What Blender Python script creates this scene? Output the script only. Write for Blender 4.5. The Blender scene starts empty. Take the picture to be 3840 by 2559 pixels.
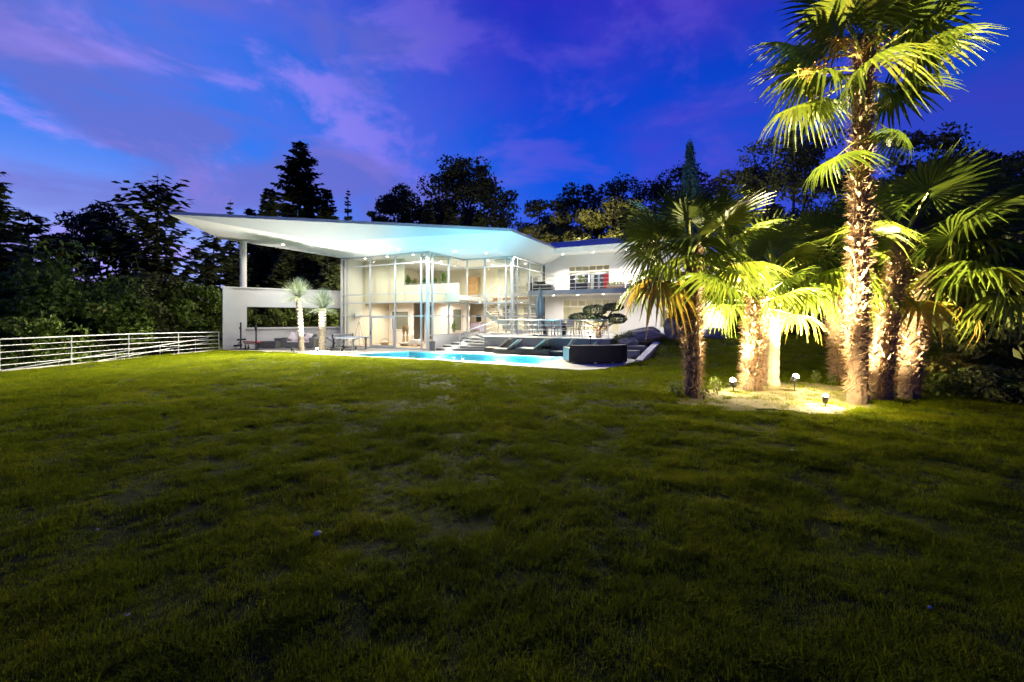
import bpy, bmesh, math, random
import numpy as np
from mathutils import Vector, Matrix, Euler, geometry
PI = math.pi
R = math.radians
C = bpy.context.scene.collection
SC = bpy.context.scene

# ------------------------------------------------------------------ camera
CAM_Z = 1.85
F = 1600.0            # focal length in photo pixels
HZ = 1195.0           # horizon row
cam_d = bpy.data.cameras.new('camera')
cam_d.sensor_width = 36.0
cam_d.lens = F / 3840.0 * 36.0
cam_d.shift_y = -(2559 / 2 - HZ) / 3840.0
cam_d.clip_start = 0.1
cam_d.clip_end = 2000
cam = bpy.data.objects.new('camera', cam_d)
C.objects.link(cam)
cam.location = (0, 0, CAM_Z)
cam.rotation_euler = (R(90), 0, 0)
SC.camera = cam

# ------------------------------------------------------------------ view
SC.render.engine = 'CYCLES'
SC.view_settings.view_transform = 'Standard'
SC.view_settings.look = 'None'
SC.view_settings.exposure = 0.0
SC.view_settings.gamma = 1.0
cy = SC.cycles
cy.use_denoising = True
cy.max_bounces = 7
cy.diffuse_bounces = 3
cy.glossy_bounces = 3
cy.transmission_bounces = 4
cy.transparent_max_bounces = 16
cy.sample_clamp_indirect = 6.0
cy.sample_clamp_direct = 0.0
cy.caustics_reflective = False
cy.caustics_refractive = False
try:
    cy.use_light_tree = True
except Exception:
    pass

# ------------------------------------------------------------------ world: dusk sky
W = bpy.data.worlds.new('World')
SC.world = W
W.use_nodes = True
nt = W.node_tree
nt.nodes.clear()
def wn(t, **k):
    n = nt.nodes.new(t)
    for a, b in k.items():
        setattr(n, a, b)
    return n
L = nt.links.new
def wmath(op, a, b=None, clamp=False):
    n = wn('ShaderNodeMath', operation=op)
    n.use_clamp = clamp
    for i, q in enumerate((a, b)):
        if q is None:
            continue
        if isinstance(q, (int, float)):
            n.inputs[i].default_value = q
        else:
            L(q, n.inputs[i])
    return n.outputs[0]
def wmix(fac, a, b):
    n = wn('ShaderNodeMix', data_type='RGBA')
    for sock, q in ((n.inputs[0], fac), (n.inputs[6], a), (n.inputs[7], b)):
        if isinstance(q, (int, float)):
            sock.default_value = q
        elif isinstance(q, tuple):
            sock.default_value = (*q, 1)
        else:
            L(q, sock)
    return n.outputs[2]
def wsmooth(x, a, b):
    n = wn('ShaderNodeMapRange', interpolation_type='SMOOTHSTEP')
    L(x, n.inputs[0])
    n.inputs[1].default_value = a
    n.inputs[2].default_value = b
    return n.outputs[0]
tc = wn('ShaderNodeTexCoord')
sep = wn('ShaderNodeSeparateXYZ')
L(tc.outputs['Generated'], sep.inputs[0])
dx, dy, dz = sep.outputs
zc = wmath('ADD', wmath('MAXIMUM', dz, 0.0), 0.42)
comb = wn('ShaderNodeCombineXYZ')
L(wmath('DIVIDE', dx, zc), comb.inputs[0])
L(wmath('DIVIDE', dy, zc), comb.inputs[1])
def wnoise(scale, sx, sy, rot, detail=5, rough=0.55, off=0.0, dist=0.0):
    m = wn('ShaderNodeMapping')
    m.inputs['Scale'].default_value = (sx, sx, sy)
    m.inputs['Rotation'].default_value = (rot * 0.4, rot, 0)
    m.inputs['Location'].default_value = (off, off * 0.37, 0)
    L(tc.outputs['Generated'], m.inputs[0])
    n = wn('ShaderNodeTexNoise')
    n.inputs['Scale'].default_value = scale
    n.inputs['Detail'].default_value = detail
    n.inputs['Roughness'].default_value = rough
    n.inputs['Distortion'].default_value = dist
    L(m.outputs[0], n.inputs['Vector'])
    return n.outputs['Fac']
# clear-sky gradient with altitude
ramp = wn('ShaderNodeValToRGB')
L(dz, ramp.inputs[0])
cr = ramp.color_ramp
cr.elements[0].position = 0.0
cr.elements[0].color = (0.085, 0.15, 0.78, 1)
cr.elements[1].position = 0.62
cr.elements[1].color = (0.010, 0.020, 0.46, 1)
for pos, col in ((0.17, (0.030, 0.10, 0.74, 1)), (0.30, (0.003, 0.085, 0.70, 1)), (0.45, (0.003, 0.055, 0.60, 1))):
    e = cr.elements.new(pos)
    e.color = col
# the afterglow in the west
west = wmath('ADD', wmath('MULTIPLY', dx, -0.80), wmath('MULTIPLY', dy, 0.60))
wf = wsmooth(west, 0.45, 1.0)
low = wmath('SUBTRACT', 1.0, wsmooth(dz, 0.10, 0.60))
col = wmix(wmath('MULTIPLY', wf, 0.62), ramp.outputs[0], (0.045, 0.26, 0.88))
glow = wmath('MULTIPLY', wsmooth(west, 0.72, 1.0), wmath('SUBTRACT', 1.0, wsmooth(dz, 0.08, 0.34)))
col = wmix(wmath('MULTIPLY', glow, 0.75), col, (0.42, 0.48, 1.0))
# thin violet veil of high cloud
n1 = wnoise(2.2, 0.9, 1.5, 0.5, 6, 0.58, 3.1, 0.4)
veil = wsmooth(n1, 0.42, 0.72)
col = wmix(wmath('MULTIPLY', veil, 0.42), col, wmix(wf, (0.095, 0.040, 0.56), (0.20, 0.16, 0.80)))
# brighter broken cloud
n2 = wnoise(5.0, 0.8, 1.7, 0.45, 7, 0.56, 4.4, 0.35)
puff = wsmooth(n2, 0.51, 0.66)
pc = wmix(wf, (0.15, 0.10, 0.66), (0.42, 0.30, 0.95))
col = wmix(wmath('MULTIPLY', puff, wmath('ADD', 0.32, wmath('MULTIPLY', wf, 0.45))), col, pc)
# dull grey-violet banks near the west horizon
n3 = wnoise(3.6, 0.75, 1.9, -0.25, 5, 0.5, 12.3, 0.4)
bank = wmath('MULTIPLY', wsmooth(n3, 0.45, 0.60), wsmooth(west, 0.50, 0.80))
col = wmix(wmath('MULTIPLY', bank, 0.65), col, (0.15, 0.14, 0.52))
# a very low sun behind the trees still tints the air
sky = wn('ShaderNodeTexSky', sky_type='NISHITA')
sky.sun_disc = False
sky.sun_elevation = R(-4.0)
sky.sun_rotation = R(-53.0)
add = wn('ShaderNodeMix', data_type='RGBA', blend_type='ADD')
add.inputs[0].default_value = 0.03
L(col, add.inputs[6])
L(sky.outputs[0], add.inputs[7])
# the eastern half of a dusk sky is the darker one
east = wmath('ADD', 0.45, wmath('MULTIPLY', wsmooth(west, -1.0, 0.55), 0.55))
scl_ = wn('ShaderNodeVectorMath', operation='SCALE')
L(add.outputs[2], scl_.inputs[0])
L(east, scl_.inputs['Scale'])
bg = wn('ShaderNodeBackground')
L(scl_.outputs[0], bg.inputs[0])
bg.inputs[1].default_value = 1.10
wo = wn('ShaderNodeOutputWorld')
L(bg.outputs[0], wo.inputs[0])

# the sun has set: only a faint wide glow is left of it
sun_d = bpy.data.lights.new('sun', 'SUN')
sun_d.energy = 0.03
sun_d.angle = R(25)
sun_d.color = (0.75, 0.6, 1.0)
sun = bpy.data.objects.new('sun', sun_d)
C.objects.link(sun)
sun.rotation_euler = Vector((0.80, -0.60, -0.12)).to_track_quat('-Z', 'Y').to_euler()

# ------------------------------------------------------------------ helpers
TH = math.atan2(0.45, 0.893)
AX = Vector((math.cos(TH), -math.sin(TH)))
BX = Vector((math.sin(TH), math.cos(TH)))
O = Vector((-4.95, 25.08))
def HP(s, t, z=0.0):
    p = O + AX * s + BX * t
    return Vector((p.x, p.y, z))
def toH(x, y):
    d = Vector((x, y)) - O
    return d.dot(AX), d.dot(BX)
def kx(u):
    return (u - 1920) / F
def sT(u, t):            # house coordinate s where pixel column u meets the line at depth t
    k = kx(u)
    return (k * (O.y + t * BX.y) - (O.x + t * BX.x)) / (AX.x - k * AX.y)
def tS(u, s):
    k = kx(u)
    return (k * (O.y + s * AX.y) - (O.x + s * AX.x)) / (BX.x - k * BX.y)
def gp(u, v, z=0.0):     # pixel on a level of known height
    y = (CAM_Z - z) * F / (v - HZ)
    return Vector((kx(u) * y, y, z))
def dp(u, v, y):         # pixel at a known depth
    return Vector((kx(u) * y, y, CAM_Z + (HZ - v) * y / F))

class MB:
    def __init__(self):
        self.v = []
        self.f = []
        self.m = []
        self.mi = 0
    def add(self, vs, fs):
        n = len(self.v)
        self.v.extend([tuple(p) for p in vs])
        for f in fs:
            self.f.append(tuple(i + n for i in f))
            self.m.append(self.mi)
        return self
    def box(self, x0, x1, y0, y1, z0, z1):
        return self.add([(x0, y0, z0), (x1, y0, z0), (x1, y1, z0), (x0, y1, z0),
                         (x0, y0, z1), (x1, y0, z1), (x1, y1, z1), (x0, y1, z1)],
                        [(0, 3, 2, 1), (4, 5, 6, 7), (0, 1, 5, 4), (1, 2, 6, 5), (2, 3, 7, 6), (3, 0, 4, 7)])
    def prism(self, poly, z0, z1):
        n = len(poly)
        ar = sum(poly[i][0] * poly[(i + 1) % n][1] - poly[(i + 1) % n][0] * poly[i][1] for i in range(n))
        if ar < 0:
            poly = poly[::-1]
        g = lambda z, i: z(poly[i][0], poly[i][1]) if callable(z) else z
        vs = [(p[0], p[1], g(z0, i)) for i, p in enumerate(poly)] + [(p[0], p[1], g(z1, i)) for i, p in enumerate(poly)]
        fs = [tuple(range(n - 1, -1, -1)), tuple(range(n, 2 * n))]
        fs += [(i, (i + 1) % n, (i + 1) % n + n, i + n) for i in range(n)]
        return self.add(vs, fs)
    def tube(self, pts, r, n=8, cap=True):
        pts = [Vector(p) for p in pts]
        k = len(pts)
        rs = r if isinstance(r, (list, tuple)) else [r] * k
        vs, fs = [], []
        ref = None
        for i, p in enumerate(pts):
            d = (pts[min(i + 1, k - 1)] - pts[max(i - 1, 0)])
            if d.length < 1e-9:
                d = Vector((0, 0, 1))
            d.normalize()
            if ref is None:
                ref = Vector((1, 0, 0)) if abs(d.x) < 0.8 else Vector((0, 1, 0))
            ref = (ref - d * ref.dot(d))
            if ref.length < 1e-6:
                ref = d.orthogonal()
            ref.normalize()
            w = d.cross(ref)
            for j in range(n):
                a = 2 * PI * j / n
                vs.append(p + (ref * math.cos(a) + w * math.sin(a)) * rs[i])
        for i in range(k - 1):
            for j in range(n):
                fs.append((i * n + j, i * n + (j + 1) % n, (i + 1) * n + (j + 1) % n, (i + 1) * n + j))
        if cap:
            fs.append(tuple(range(n - 1, -1, -1)))
            fs.append(tuple((k - 1) * n + j for j in range(n)))
        return self.add(vs, fs)
    def lathe(self, prof, n=20, cx=0, cy=0):
        vs, fs = [], []
        for r, z in prof:
            for j in range(n):
                a = 2 * PI * j / n
                vs.append((cx + r * math.cos(a), cy + r * math.sin(a), z))
        for i in range(len(prof) - 1):
            for j in range(n):
                fs.append((i * n + j, i * n + (j + 1) % n, (i + 1) * n + (j + 1) % n, (i + 1) * n + j))
        fs.append(tuple(range(n - 1, -1, -1)))
        fs.append(tuple((len(prof) - 1) * n + j for j in range(n)))
        return self.add(vs, fs)
    def blob(self, c, r, seg=10, rings=7, jit=0.0, rng=None, flat=None):
        vs, fs = [], []
        rx, ry, rz = r if isinstance(r, (tuple, list)) else (r, r, r)
        for i in range(rings + 1):
            th = PI * i / rings
            for j in range(seg):
                a = 2 * PI * j / seg
                q = 1 + (rng.uniform(-jit, jit) if rng and 0 < i < rings else 0)
                vs.append((c[0] + rx * q * math.sin(th) * math.cos(a), c[1] + ry * q * math.sin(th) * math.sin(a), c[2] + rz * q * math.cos(th)))
        for i in range(rings):
            for j in range(seg):
                fs.append((i * seg + j, (i + 1) * seg + j, (i + 1) * seg + (j + 1) % seg, i * seg + (j + 1) % seg))
        return self.add(vs, fs)
    def mesh(self, name, mats, smooth=False):
        me = bpy.data.meshes.new(name)
        me.from_pydata(self.v, [], self.f)
        if not isinstance(mats, (list, tuple)):
            mats = [mats]
        for m in mats:
            me.materials.append(m)
        if len(mats) > 1:
            me.polygons.foreach_set('material_index', self.m)
        if smooth:
            me.polygons.foreach_set('use_smooth', [True] * len(me.polygons))
        me.update()
        return me
    def build(self, name, mats, parent=None, smooth=False, loc=None, rz=None, bevel=0):
        o = bpy.data.objects.new(name, self.mesh(name, mats, smooth))
        C.objects.link(o)
        if parent is not None:
            o.parent = parent
        if loc is not None:
            o.location = loc
        if rz is not None:
            o.rotation_euler = (0, 0, rz)
        if bevel:
            b = o.modifiers.new('bevel', 'BEVEL')
            b.width = bevel
            b.segments = 2
            b.limit_method = 'ANGLE'
        return o
def obj(name, me, parent=None, loc=(0, 0, 0), rot=(0, 0, 0), scale=(1, 1, 1)):
    o = bpy.data.objects.new(name, me)
    C.objects.link(o)
    o.parent = parent
    o.location = loc
    o.rotation_euler = rot
    o.scale = scale
    return o
def tag(o, label, cat, group=None):
    o['label'] = label
    o['category'] = cat
    if group:
        o['group'] = group
    return o
def struct(o):
    o['kind'] = 'structure'
    return o
def thing(name, label, cat, loc=(0, 0, 0), rz=0.0, group=None):
    o = bpy.data.objects.new(name, None)
    o.empty_display_size = 0.2
    C.objects.link(o)
    o.location = loc
    o.rotation_euler = (0, 0, rz)
    return tag(o, label, cat, group)
def kids(o):
    return [q for q in C.objects if q.parent == o]
def copy_tree(o, parent=None, label=None):
    c = o.copy()
    C.objects.link(c)
    c.parent = parent
    if label:
        c['label'] = label
    for ch in kids(o):
        copy_tree(ch, c)
    return c
def lamp(name, kind, loc, watts, color, target=None, size=0.05, cone=None, blend=0.5, parent=None):
    d = bpy.data.lights.new(name, kind)
    d.energy = watts
    d.color = color
    if kind == 'AREA':
        d.size = size
    else:
        d.shadow_soft_size = size
    if kind == 'SPOT':
        d.spot_size = R(cone or 120)
        d.spot_blend = blend
    o = bpy.data.objects.new(name, d)
    C.objects.link(o)
    o.location = loc
    if target is not None:
        o.rotation_euler = (Vector(target) - Vector(loc)).to_track_quat('-Z', 'Y').to_euler()
    if parent is not None:
        o.parent = parent
    return o

# ------------------------------------------------------------------ materials
def _bsdf(name):
    m = bpy.data.materials.new(name)
    m.use_nodes = True
    t = m.node_tree
    return m, t, t.nodes['Principled BSDF']
def mat(name, c1, c2=None, scale=3.0, rough=0.6, bump=0.0, bscale=None, metal=0.0, spec=0.5, detail=4, trans=0.0, stretch=None, coat=0.0):
    m, t, b = _bsdf(name)
    b.inputs['Roughness'].default_value = rough
    b.inputs['Metallic'].default_value = metal
    b.inputs['Specular IOR Level'].default_value = spec
    b.inputs['Coat Weight'].default_value = coat
    b.inputs['Base Color'].default_value = (*c1, 1)
    vec = None
    if c2 is not None or bump:
        tcn = t.nodes.new('ShaderNodeTexCoord')
        mp = t.nodes.new('ShaderNodeMapping')
        if stretch:
            mp.inputs['Scale'].default_value = stretch
        t.links.new(tcn.outputs['Object'], mp.inputs[0])
        vec = mp.outputs[0]
    colsock = None
    if c2 is not None:
        n = t.nodes.new('ShaderNodeTexNoise')
        n.inputs['Scale'].default_value = scale
        n.inputs['Detail'].default_value = detail
        t.links.new(vec, n.inputs['Vector'])
        mr = t.nodes.new('ShaderNodeMapRange')
        mr.inputs[1].default_value = 0.3
        mr.inputs[2].default_value = 0.7
        t.links.new(n.outputs['Fac'], mr.inputs[0])
        mx = t.nodes.new('ShaderNodeMix')
        mx.data_type = 'RGBA'
        mx.inputs[6].default_value = (*c1, 1)
        mx.inputs[7].default_value = (*c2, 1)
        t.links.new(mr.outputs[0], mx.inputs[0])
        t.links.new(mx.outputs[2], b.inputs['Base Color'])
        colsock = mx.outputs[2]
    if bump:
        n2 = t.nodes.new('ShaderNodeTexNoise')
        n2.inputs['Scale'].default_value = bscale or scale * 4
        n2.inputs['Detail'].default_value = 5
        t.links.new(vec, n2.inputs['Vector'])
        bp = t.nodes.new('ShaderNodeBump')
        bp.inputs['Strength'].default_value = bump
        bp.inputs['Distance'].default_value = 0.02
        t.links.new(n2.outputs['Fac'], bp.inputs['Height'])
        t.links.new(bp.outputs[0], b.inputs['Normal'])
    if trans:
        tr = t.nodes.new('ShaderNodeBsdfTranslucent')
        tr.inputs[0].default_value = (*[min(1, q * 1.3) for q in c1], 1)
        if colsock:
            t.links.new(colsock, tr.inputs[0])
        mxs = t.nodes.new('ShaderNodeMixShader')
        mxs.inputs[0].default_value = trans
        t.links.new(b.outputs[0], mxs.inputs[1])
        t.links.new(tr.outputs[0], mxs.inputs[2])
        t.links.new(mxs.outputs[0], t.nodes['Material Output'].inputs[0])
    return m
def leafmat(name, c1, c2, c3=None, scale=1.2, trans=0.35, rough=0.5, rnd=0.0, spec=0.3):
    """foliage: colour drifts with position and, per copy, with a random value"""
    m, t, b = _bsdf(name)
    b.inputs['Roughness'].default_value = rough
    b.inputs['Specular IOR Level'].default_value = spec
    g = t.nodes.new('ShaderNodeNewGeometry')
    n = t.nodes.new('ShaderNodeTexNoise')
    n.inputs['Scale'].default_value = scale
    n.inputs['Detail'].default_value = 6
    n.inputs['Roughness'].default_value = 0.7
    t.links.new(g.outputs['Position'], n.inputs['Vector'])
    r = t.nodes.new('ShaderNodeValToRGB')
    r.color_ramp.elements[0].position = 0.34
    r.color_ramp.elements[0].color = (*c1, 1)
    r.color_ramp.elements[1].position = 0.62
    r.color_ramp.elements[1].color = (*c2, 1)
    if c3:
        e = r.color_ramp.elements.new(0.72)
        e.color = (*c3, 1)
    fac = n.outputs['Fac']
    if rnd:
        oi = t.nodes.new('ShaderNodeObjectInfo')
        ma = t.nodes.new('ShaderNodeMath')
        ma.operation = 'MULTIPLY_ADD'
        ma.inputs[1].default_value = rnd
        t.links.new(oi.outputs['Random'], ma.inputs[0])
        t.links.new(fac, ma.inputs[2])
        sb = t.nodes.new('ShaderNodeMath')
        sb.operation = 'SUBTRACT'
        sb.inputs[1].default_value = rnd / 2
        t.links.new(ma.outputs[0], sb.inputs[0])
        fac = sb.outputs[0]
    t.links.new(fac, r.inputs[0])
    t.links.new(r.outputs[0], b.inputs['Base Color'])
    tr = t.nodes.new('ShaderNodeBsdfTranslucent')
    t.links.new(r.outputs[0], tr.inputs[0])
    mx = t.nodes.new('ShaderNodeMixShader')
    mx.inputs[0].default_value = trans
    t.links.new(b.outputs[0], mx.inputs[1])
    t.links.new(tr.outputs[0], mx.inputs[2])
    t.links.new(mx.outputs[0], t.nodes['Material Output'].inputs[0])
    return m
def emit(name, c, s):
    m = bpy.data.materials.new(name)
    m.use_nodes = True
    t = m.node_tree
    t.nodes.clear()
    e = t.nodes.new('ShaderNodeEmission')
    e.inputs[0].default_value = (*c, 1)
    e.inputs[1].default_value = s
    o = t.nodes.new('ShaderNodeOutputMaterial')
    t.links.new(e.outputs[0], o.inputs[0])
    return m
def clearmat(name, tint, gloss, rough=0.02, bump=0.0, bscale=4.0, glosscol=(1, 1, 1)):
    m = bpy.data.materials.new(name)
    m.use_nodes = True
    t = m.node_tree
    t.nodes.clear()
    tr = t.nodes.new('ShaderNodeBsdfTransparent')
    tr.inputs[0].default_value = (*tint, 1)
    gl = t.nodes.new('ShaderNodeBsdfGlossy')
    gl.inputs[0].default_value = (*glosscol, 1)
    gl.inputs['Roughness'].default_value = rough
    fr = t.nodes.new('ShaderNodeLayerWeight')
    fr.inputs[0].default_value = gloss
    mu = t.nodes.new('ShaderNodeMath')
    mu.operation = 'MULTIPLY'
    mu.inputs[1].default_value = 0.6
    t.links.new(fr.outputs['Fresnel'], mu.inputs[0])
    mx = t.nodes.new('ShaderNodeMixShader')
    t.links.new(mu.outputs[0], mx.inputs[0])
    t.links.new(tr.outputs[0], mx.inputs[1])
    t.links.new(gl.outputs[0], mx.inputs[2])
    if bump:
        tcn = t.nodes.new('ShaderNodeTexCoord')
        n = t.nodes.new('ShaderNodeTexNoise')
        n.inputs['Scale'].default_value = bscale
        n.inputs['Detail'].default_value = 3
        t.links.new(tcn.outputs['Object'], n.inputs['Vector'])
        bp = t.nodes.new('ShaderNodeBump')
        bp.inputs['Strength'].default_value = bump
        bp.inputs['Distance'].default_value = 0.05
        t.links.new(n.outputs['Fac'], bp.inputs['Height'])
        t.links.new(bp.outputs[0], gl.inputs['Normal'])
    o = t.nodes.new('ShaderNodeOutputMaterial')
    t.links.new(mx.outputs[0], o.inputs[0])
    return m

M = {}
M['render'] = mat('white_render', (0.66, 0.645, 0.64), (0.71, 0.70, 0.69), 0.9, 0.75, 0.15, 40)
M['soffit'] = mat('white_soffit', (0.70, 0.69, 0.69), (0.74, 0.73, 0.73), 0.5, 0.8)
M['cream'] = mat('cream_wall', (0.70, 0.645, 0.51), (0.74, 0.685, 0.55), 0.6, 0.8)
M['pink'] = mat('blush_wall', (0.74, 0.66, 0.60), (0.78, 0.70, 0.64), 0.6, 0.8)
M['inwhite'] = mat('interior_white', (0.78, 0.75, 0.68), (0.80, 0.78, 0.72), 0.6, 0.7)
M['zinc'] = mat('white_roof_edge', (0.66, 0.68, 0.70), (0.72, 0.74, 0.76), 2.0, 0.6)
M['band'] = mat('balcony_band', (0.23, 0.26, 0.30), (0.28, 0.31, 0.35), 1.5, 0.7, 0.1, 30)
M['frame'] = mat('lacquered_aluminium', (0.47, 0.49, 0.51), (0.54, 0.56, 0.58), 2.0, 0.35, metal=0.2)
M['glass'] = clearmat('window_glass', (0.95, 0.975, 0.955), 0.12)
M['darkglass'] = mat('dark_inner_glass', (0.10, 0.11, 0.09), (0.16, 0.16, 0.13), 1.2, 0.15)
M['steel'] = mat('brushed_rail', (0.62, 0.63, 0.65), (0.70, 0.71, 0.73), 6.0, 0.28, metal=0.75)
M['whitesteel'] = mat('white_painted_rail', (0.60, 0.61, 0.62), (0.52, 0.53, 0.55), 4.0, 0.45)
M['deck'] = None
M['dark_wall'] = mat('slate_render', (0.155, 0.160, 0.172), (0.19, 0.195, 0.21), 1.0, 0.7, 0.2, 25)
M['stone_tread'] = mat('pale_stone_tread', (0.52, 0.50, 0.45), (0.60, 0.58, 0.52), 3.0, 0.6)
M['wicker'] = None
M['wood'] = mat('warm_wood', (0.36, 0.20, 0.085), (0.46, 0.27, 0.12), 6.0, 0.45, stretch=(1, 1, 6))
M['oak'] = mat('pale_carved_wood', (0.42, 0.28, 0.13), (0.52, 0.37, 0.19), 5.0, 0.6, 0.3, 14)
M['black'] = mat('black_metal', (0.018, 0.017, 0.018), (0.03, 0.03, 0.03), 5.0, 0.4)
M['rubber'] = mat('black_rubber', (0.02, 0.02, 0.02), None, 1, 0.7)
M['red'] = mat('red_vinyl', (0.36, 0.03, 0.02), (0.28, 0.02, 0.02), 6.0, 0.4)
M['cushion'] = mat('pale_pink_cotton', (0.72, 0.62, 0.66), (0.78, 0.70, 0.72), 5.0, 0.9, 0.2, 30)
M['grey_plastic'] = mat('grey_plastic', (0.13, 0.13, 0.125), (0.17, 0.17, 0.16), 4.0, 0.5)
M['ppt'] = mat('table_top_blue', (0.42, 0.48, 0.62), (0.46, 0.52, 0.66), 2.0, 0.3)
M['net'] = mat('net_white', (0.74, 0.72, 0.68), None, 1, 0.8)
M['planter'] = mat('grey_planter', (0.20, 0.205, 0.215), (0.24, 0.245, 0.255), 3.0, 0.5)
M['soil'] = mat('sandy_soil', (0.16, 0.125, 0.055), (0.24, 0.19, 0.085), 2.2, 0.95, 0.6, 22)
M['rock'] = mat('weathered_rock', (0.10, 0.095, 0.09), (0.27, 0.255, 0.22), 2.4, 0.85, 0.9, 5, stretch=(1, 1, 2.2))
M['pebble'] = mat('white_pebble', (0.50, 0.47, 0.40), (0.30, 0.28, 0.24), 9.0, 0.7)
M['bark'] = mat('grey_bark', (0.06, 0.048, 0.035), (0.11, 0.09, 0.065), 5.0, 0.9, 0.7, 14)
M['olivebark'] = mat('olive_bark', (0.16, 0.11, 0.065), (0.24, 0.17, 0.10), 6.0, 0.9, 0.7, 16)
M['palmbark'] = mat('palm_trunk', (0.070, 0.045, 0.024), (0.17, 0.105, 0.055), 7.0, 0.95, 0.9, 18, stretch=(1, 1, 0.35))
M['palmpale'] = mat('stripped_palm_trunk', (0.34, 0.26, 0.155), (0.46, 0.37, 0.24), 6.0, 0.85, 0.5, 14)
M['fibre'] = mat('palm_fibre', (0.28, 0.165, 0.085), (0.42, 0.27, 0.15), 9.0, 0.9, trans=0.25)
M['stub'] = mat('cut_leaf_base', (0.28, 0.18, 0.095), (0.38, 0.27, 0.16), 8.0, 0.8)
M['petiole'] = mat('leaf_stalk', (0.22, 0.24, 0.04), (0.30, 0.29, 0.06), 5.0, 0.5)
M['fan'] = leafmat('fan_leaf_green', (0.075, 0.115, 0.010), (0.145, 0.185, 0.016), (0.22, 0.225, 0.022), 1.6, 0.50, 0.36, 0.28, 0.5)
M['fanold'] = leafmat('fan_leaf_yellowing', (0.16, 0.15, 0.015), (0.34, 0.21, 0.025), (0.42, 0.24, 0.04), 2.5, 0.35, 0.5, 0.2)
M['flower'] = mat('palm_flower', (0.62, 0.30, 0.045), (0.70, 0.40, 0.08), 8.0, 0.7)
M['yucca'] = leafmat('yucca_blade', (0.20, 0.27, 0.20), (0.34, 0.38, 0.26), None, 3.0, 0.15, 0.45)
M['yuccabark'] = mat('yucca_trunk', (0.42, 0.34, 0.22), (0.22, 0.19, 0.14), 9.0, 0.9, 0.8, 20, stretch=(1, 1, 2.5))
M['spruce'] = leafmat('conifer_needles', (0.045, 0.058, 0.018), (0.090, 0.105, 0.030), (0.125, 0.13, 0.034), 0.8, 0.15, 0.6)
M['spruce_light'] = leafmat('conifer_needles_light', (0.075, 0.095, 0.032), (0.12, 0.14, 0.045), (0.16, 0.16, 0.05), 1.0, 0.2, 0.6)
M['oakleaf'] = leafmat('oak_leaves', (0.048, 0.054, 0.012), (0.085, 0.095, 0.020), (0.13, 0.12, 0.026), 0.5, 0.25, 0.55)
M['leafgreen'] = leafmat('deciduous_leaves', (0.080, 0.125, 0.012), (0.14, 0.20, 0.020), (0.26, 0.20, 0.03), 0.7, 0.3, 0.5)
M['holly'] = leafmat('evergreen_oak_leaves', (0.10, 0.11, 0.018), (0.19, 0.175, 0.028), (0.27, 0.22, 0.04), 0.8, 0.25, 0.45)
M['shrub'] = leafmat('shrub_leaves', (0.09, 0.13, 0.020), (0.17, 0.20, 0.035), (0.26, 0.25, 0.06), 1.6, 0.3, 0.45)
M['autumn'] = leafmat('autumn_shrub_leaves', (0.12, 0.13, 0.02), (0.22, 0.17, 0.03), (0.38, 0.15, 0.04), 2.2, 0.3, 0.5)
M['bonsai'] = leafmat('cloud_olive_leaves', (0.055, 0.080, 0.035), (0.10, 0.125, 0.050), (0.15, 0.165, 0.06), 3.0, 0.2, 0.5)
M['cypress'] = leafmat('blue_cypress', (0.07, 0.20, 0.16), (0.10, 0.26, 0.21), None, 1.5, 0.15, 0.6)
M['indoor'] = leafmat('house_plant', (0.06, 0.12, 0.02), (0.14, 0.22, 0.04), (0.26, 0.24, 0.05), 3.0, 0.3, 0.4)
M['grass1'] = leafmat('lawn_blades', (0.098, 0.126, 0.003), (0.170, 0.204, 0.004), (0.24, 0.23, 0.008), 0.8, 0.48, 0.75, 0.30, 0.06)
M['lampglow'] = emit('lamp_glow', (1.0, 0.93, 0.80), 30)
M['spotglow'] = emit('garden_spot_glow', (1.0, 0.93, 0.78), 90)
M['poolglow'] = emit('pool_lamp_glow', (0.75, 1.0, 1.0), 14)
# ------------------------------------------------------------------ ground
def deckmat():
    m, t, b = _bsdf('terrace_paving')
    b.inputs['Roughness'].default_value = 0.55
    tcn = t.nodes.new('ShaderNodeTexCoord')
    mp = t.nodes.new('ShaderNodeMapping')
    mp.inputs['Rotation'].default_value = (0, 0, TH)
    t.links.new(tcn.outputs['Object'], mp.inputs[0])
    br = t.nodes.new('ShaderNodeTexBrick')
    br.offset = 0.0
    br.inputs['Color1'].default_value = (0.36, 0.335, 0.31, 1)
    br.inputs['Color2'].default_value = (0.41, 0.385, 0.355, 1)
    br.inputs['Mortar'].default_value = (0.27, 0.25, 0.23, 1)
    br.inputs['Scale'].default_value = 1.0
    br.inputs['Mortar Size'].default_value = 0.006
    br.inputs['Brick Width'].default_value = 0.6
    br.inputs['Row Height'].default_value = 0.6
    t.links.new(mp.outputs[0], br.inputs['Vector'])
    n = t.nodes.new('ShaderNodeTexNoise')
    n.inputs['Scale'].default_value = 1.4
    n.inputs['Detail'].default_value = 8
    t.links.new(mp.outputs[0], n.inputs['Vector'])
    mx = t.nodes.new('ShaderNodeMix')
    mx.data_type = 'RGBA'
    mx.blend_type = 'MULTIPLY'
    mx.inputs[0].default_value = 0.5
    t.links.new(br.outputs[0], mx.inputs[6])
    t.links.new(n.outputs['Color'], mx.inputs[7])
    g = t.nodes.new('ShaderNodeGamma')
    t.links.new(mx.outputs[2], g.inputs[0])
    g.inputs[1].default_value = 0.8
    t.links.new(g.outputs[0], b.inputs['Base Color'])
    return m
M['deck'] = deckmat()
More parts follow.
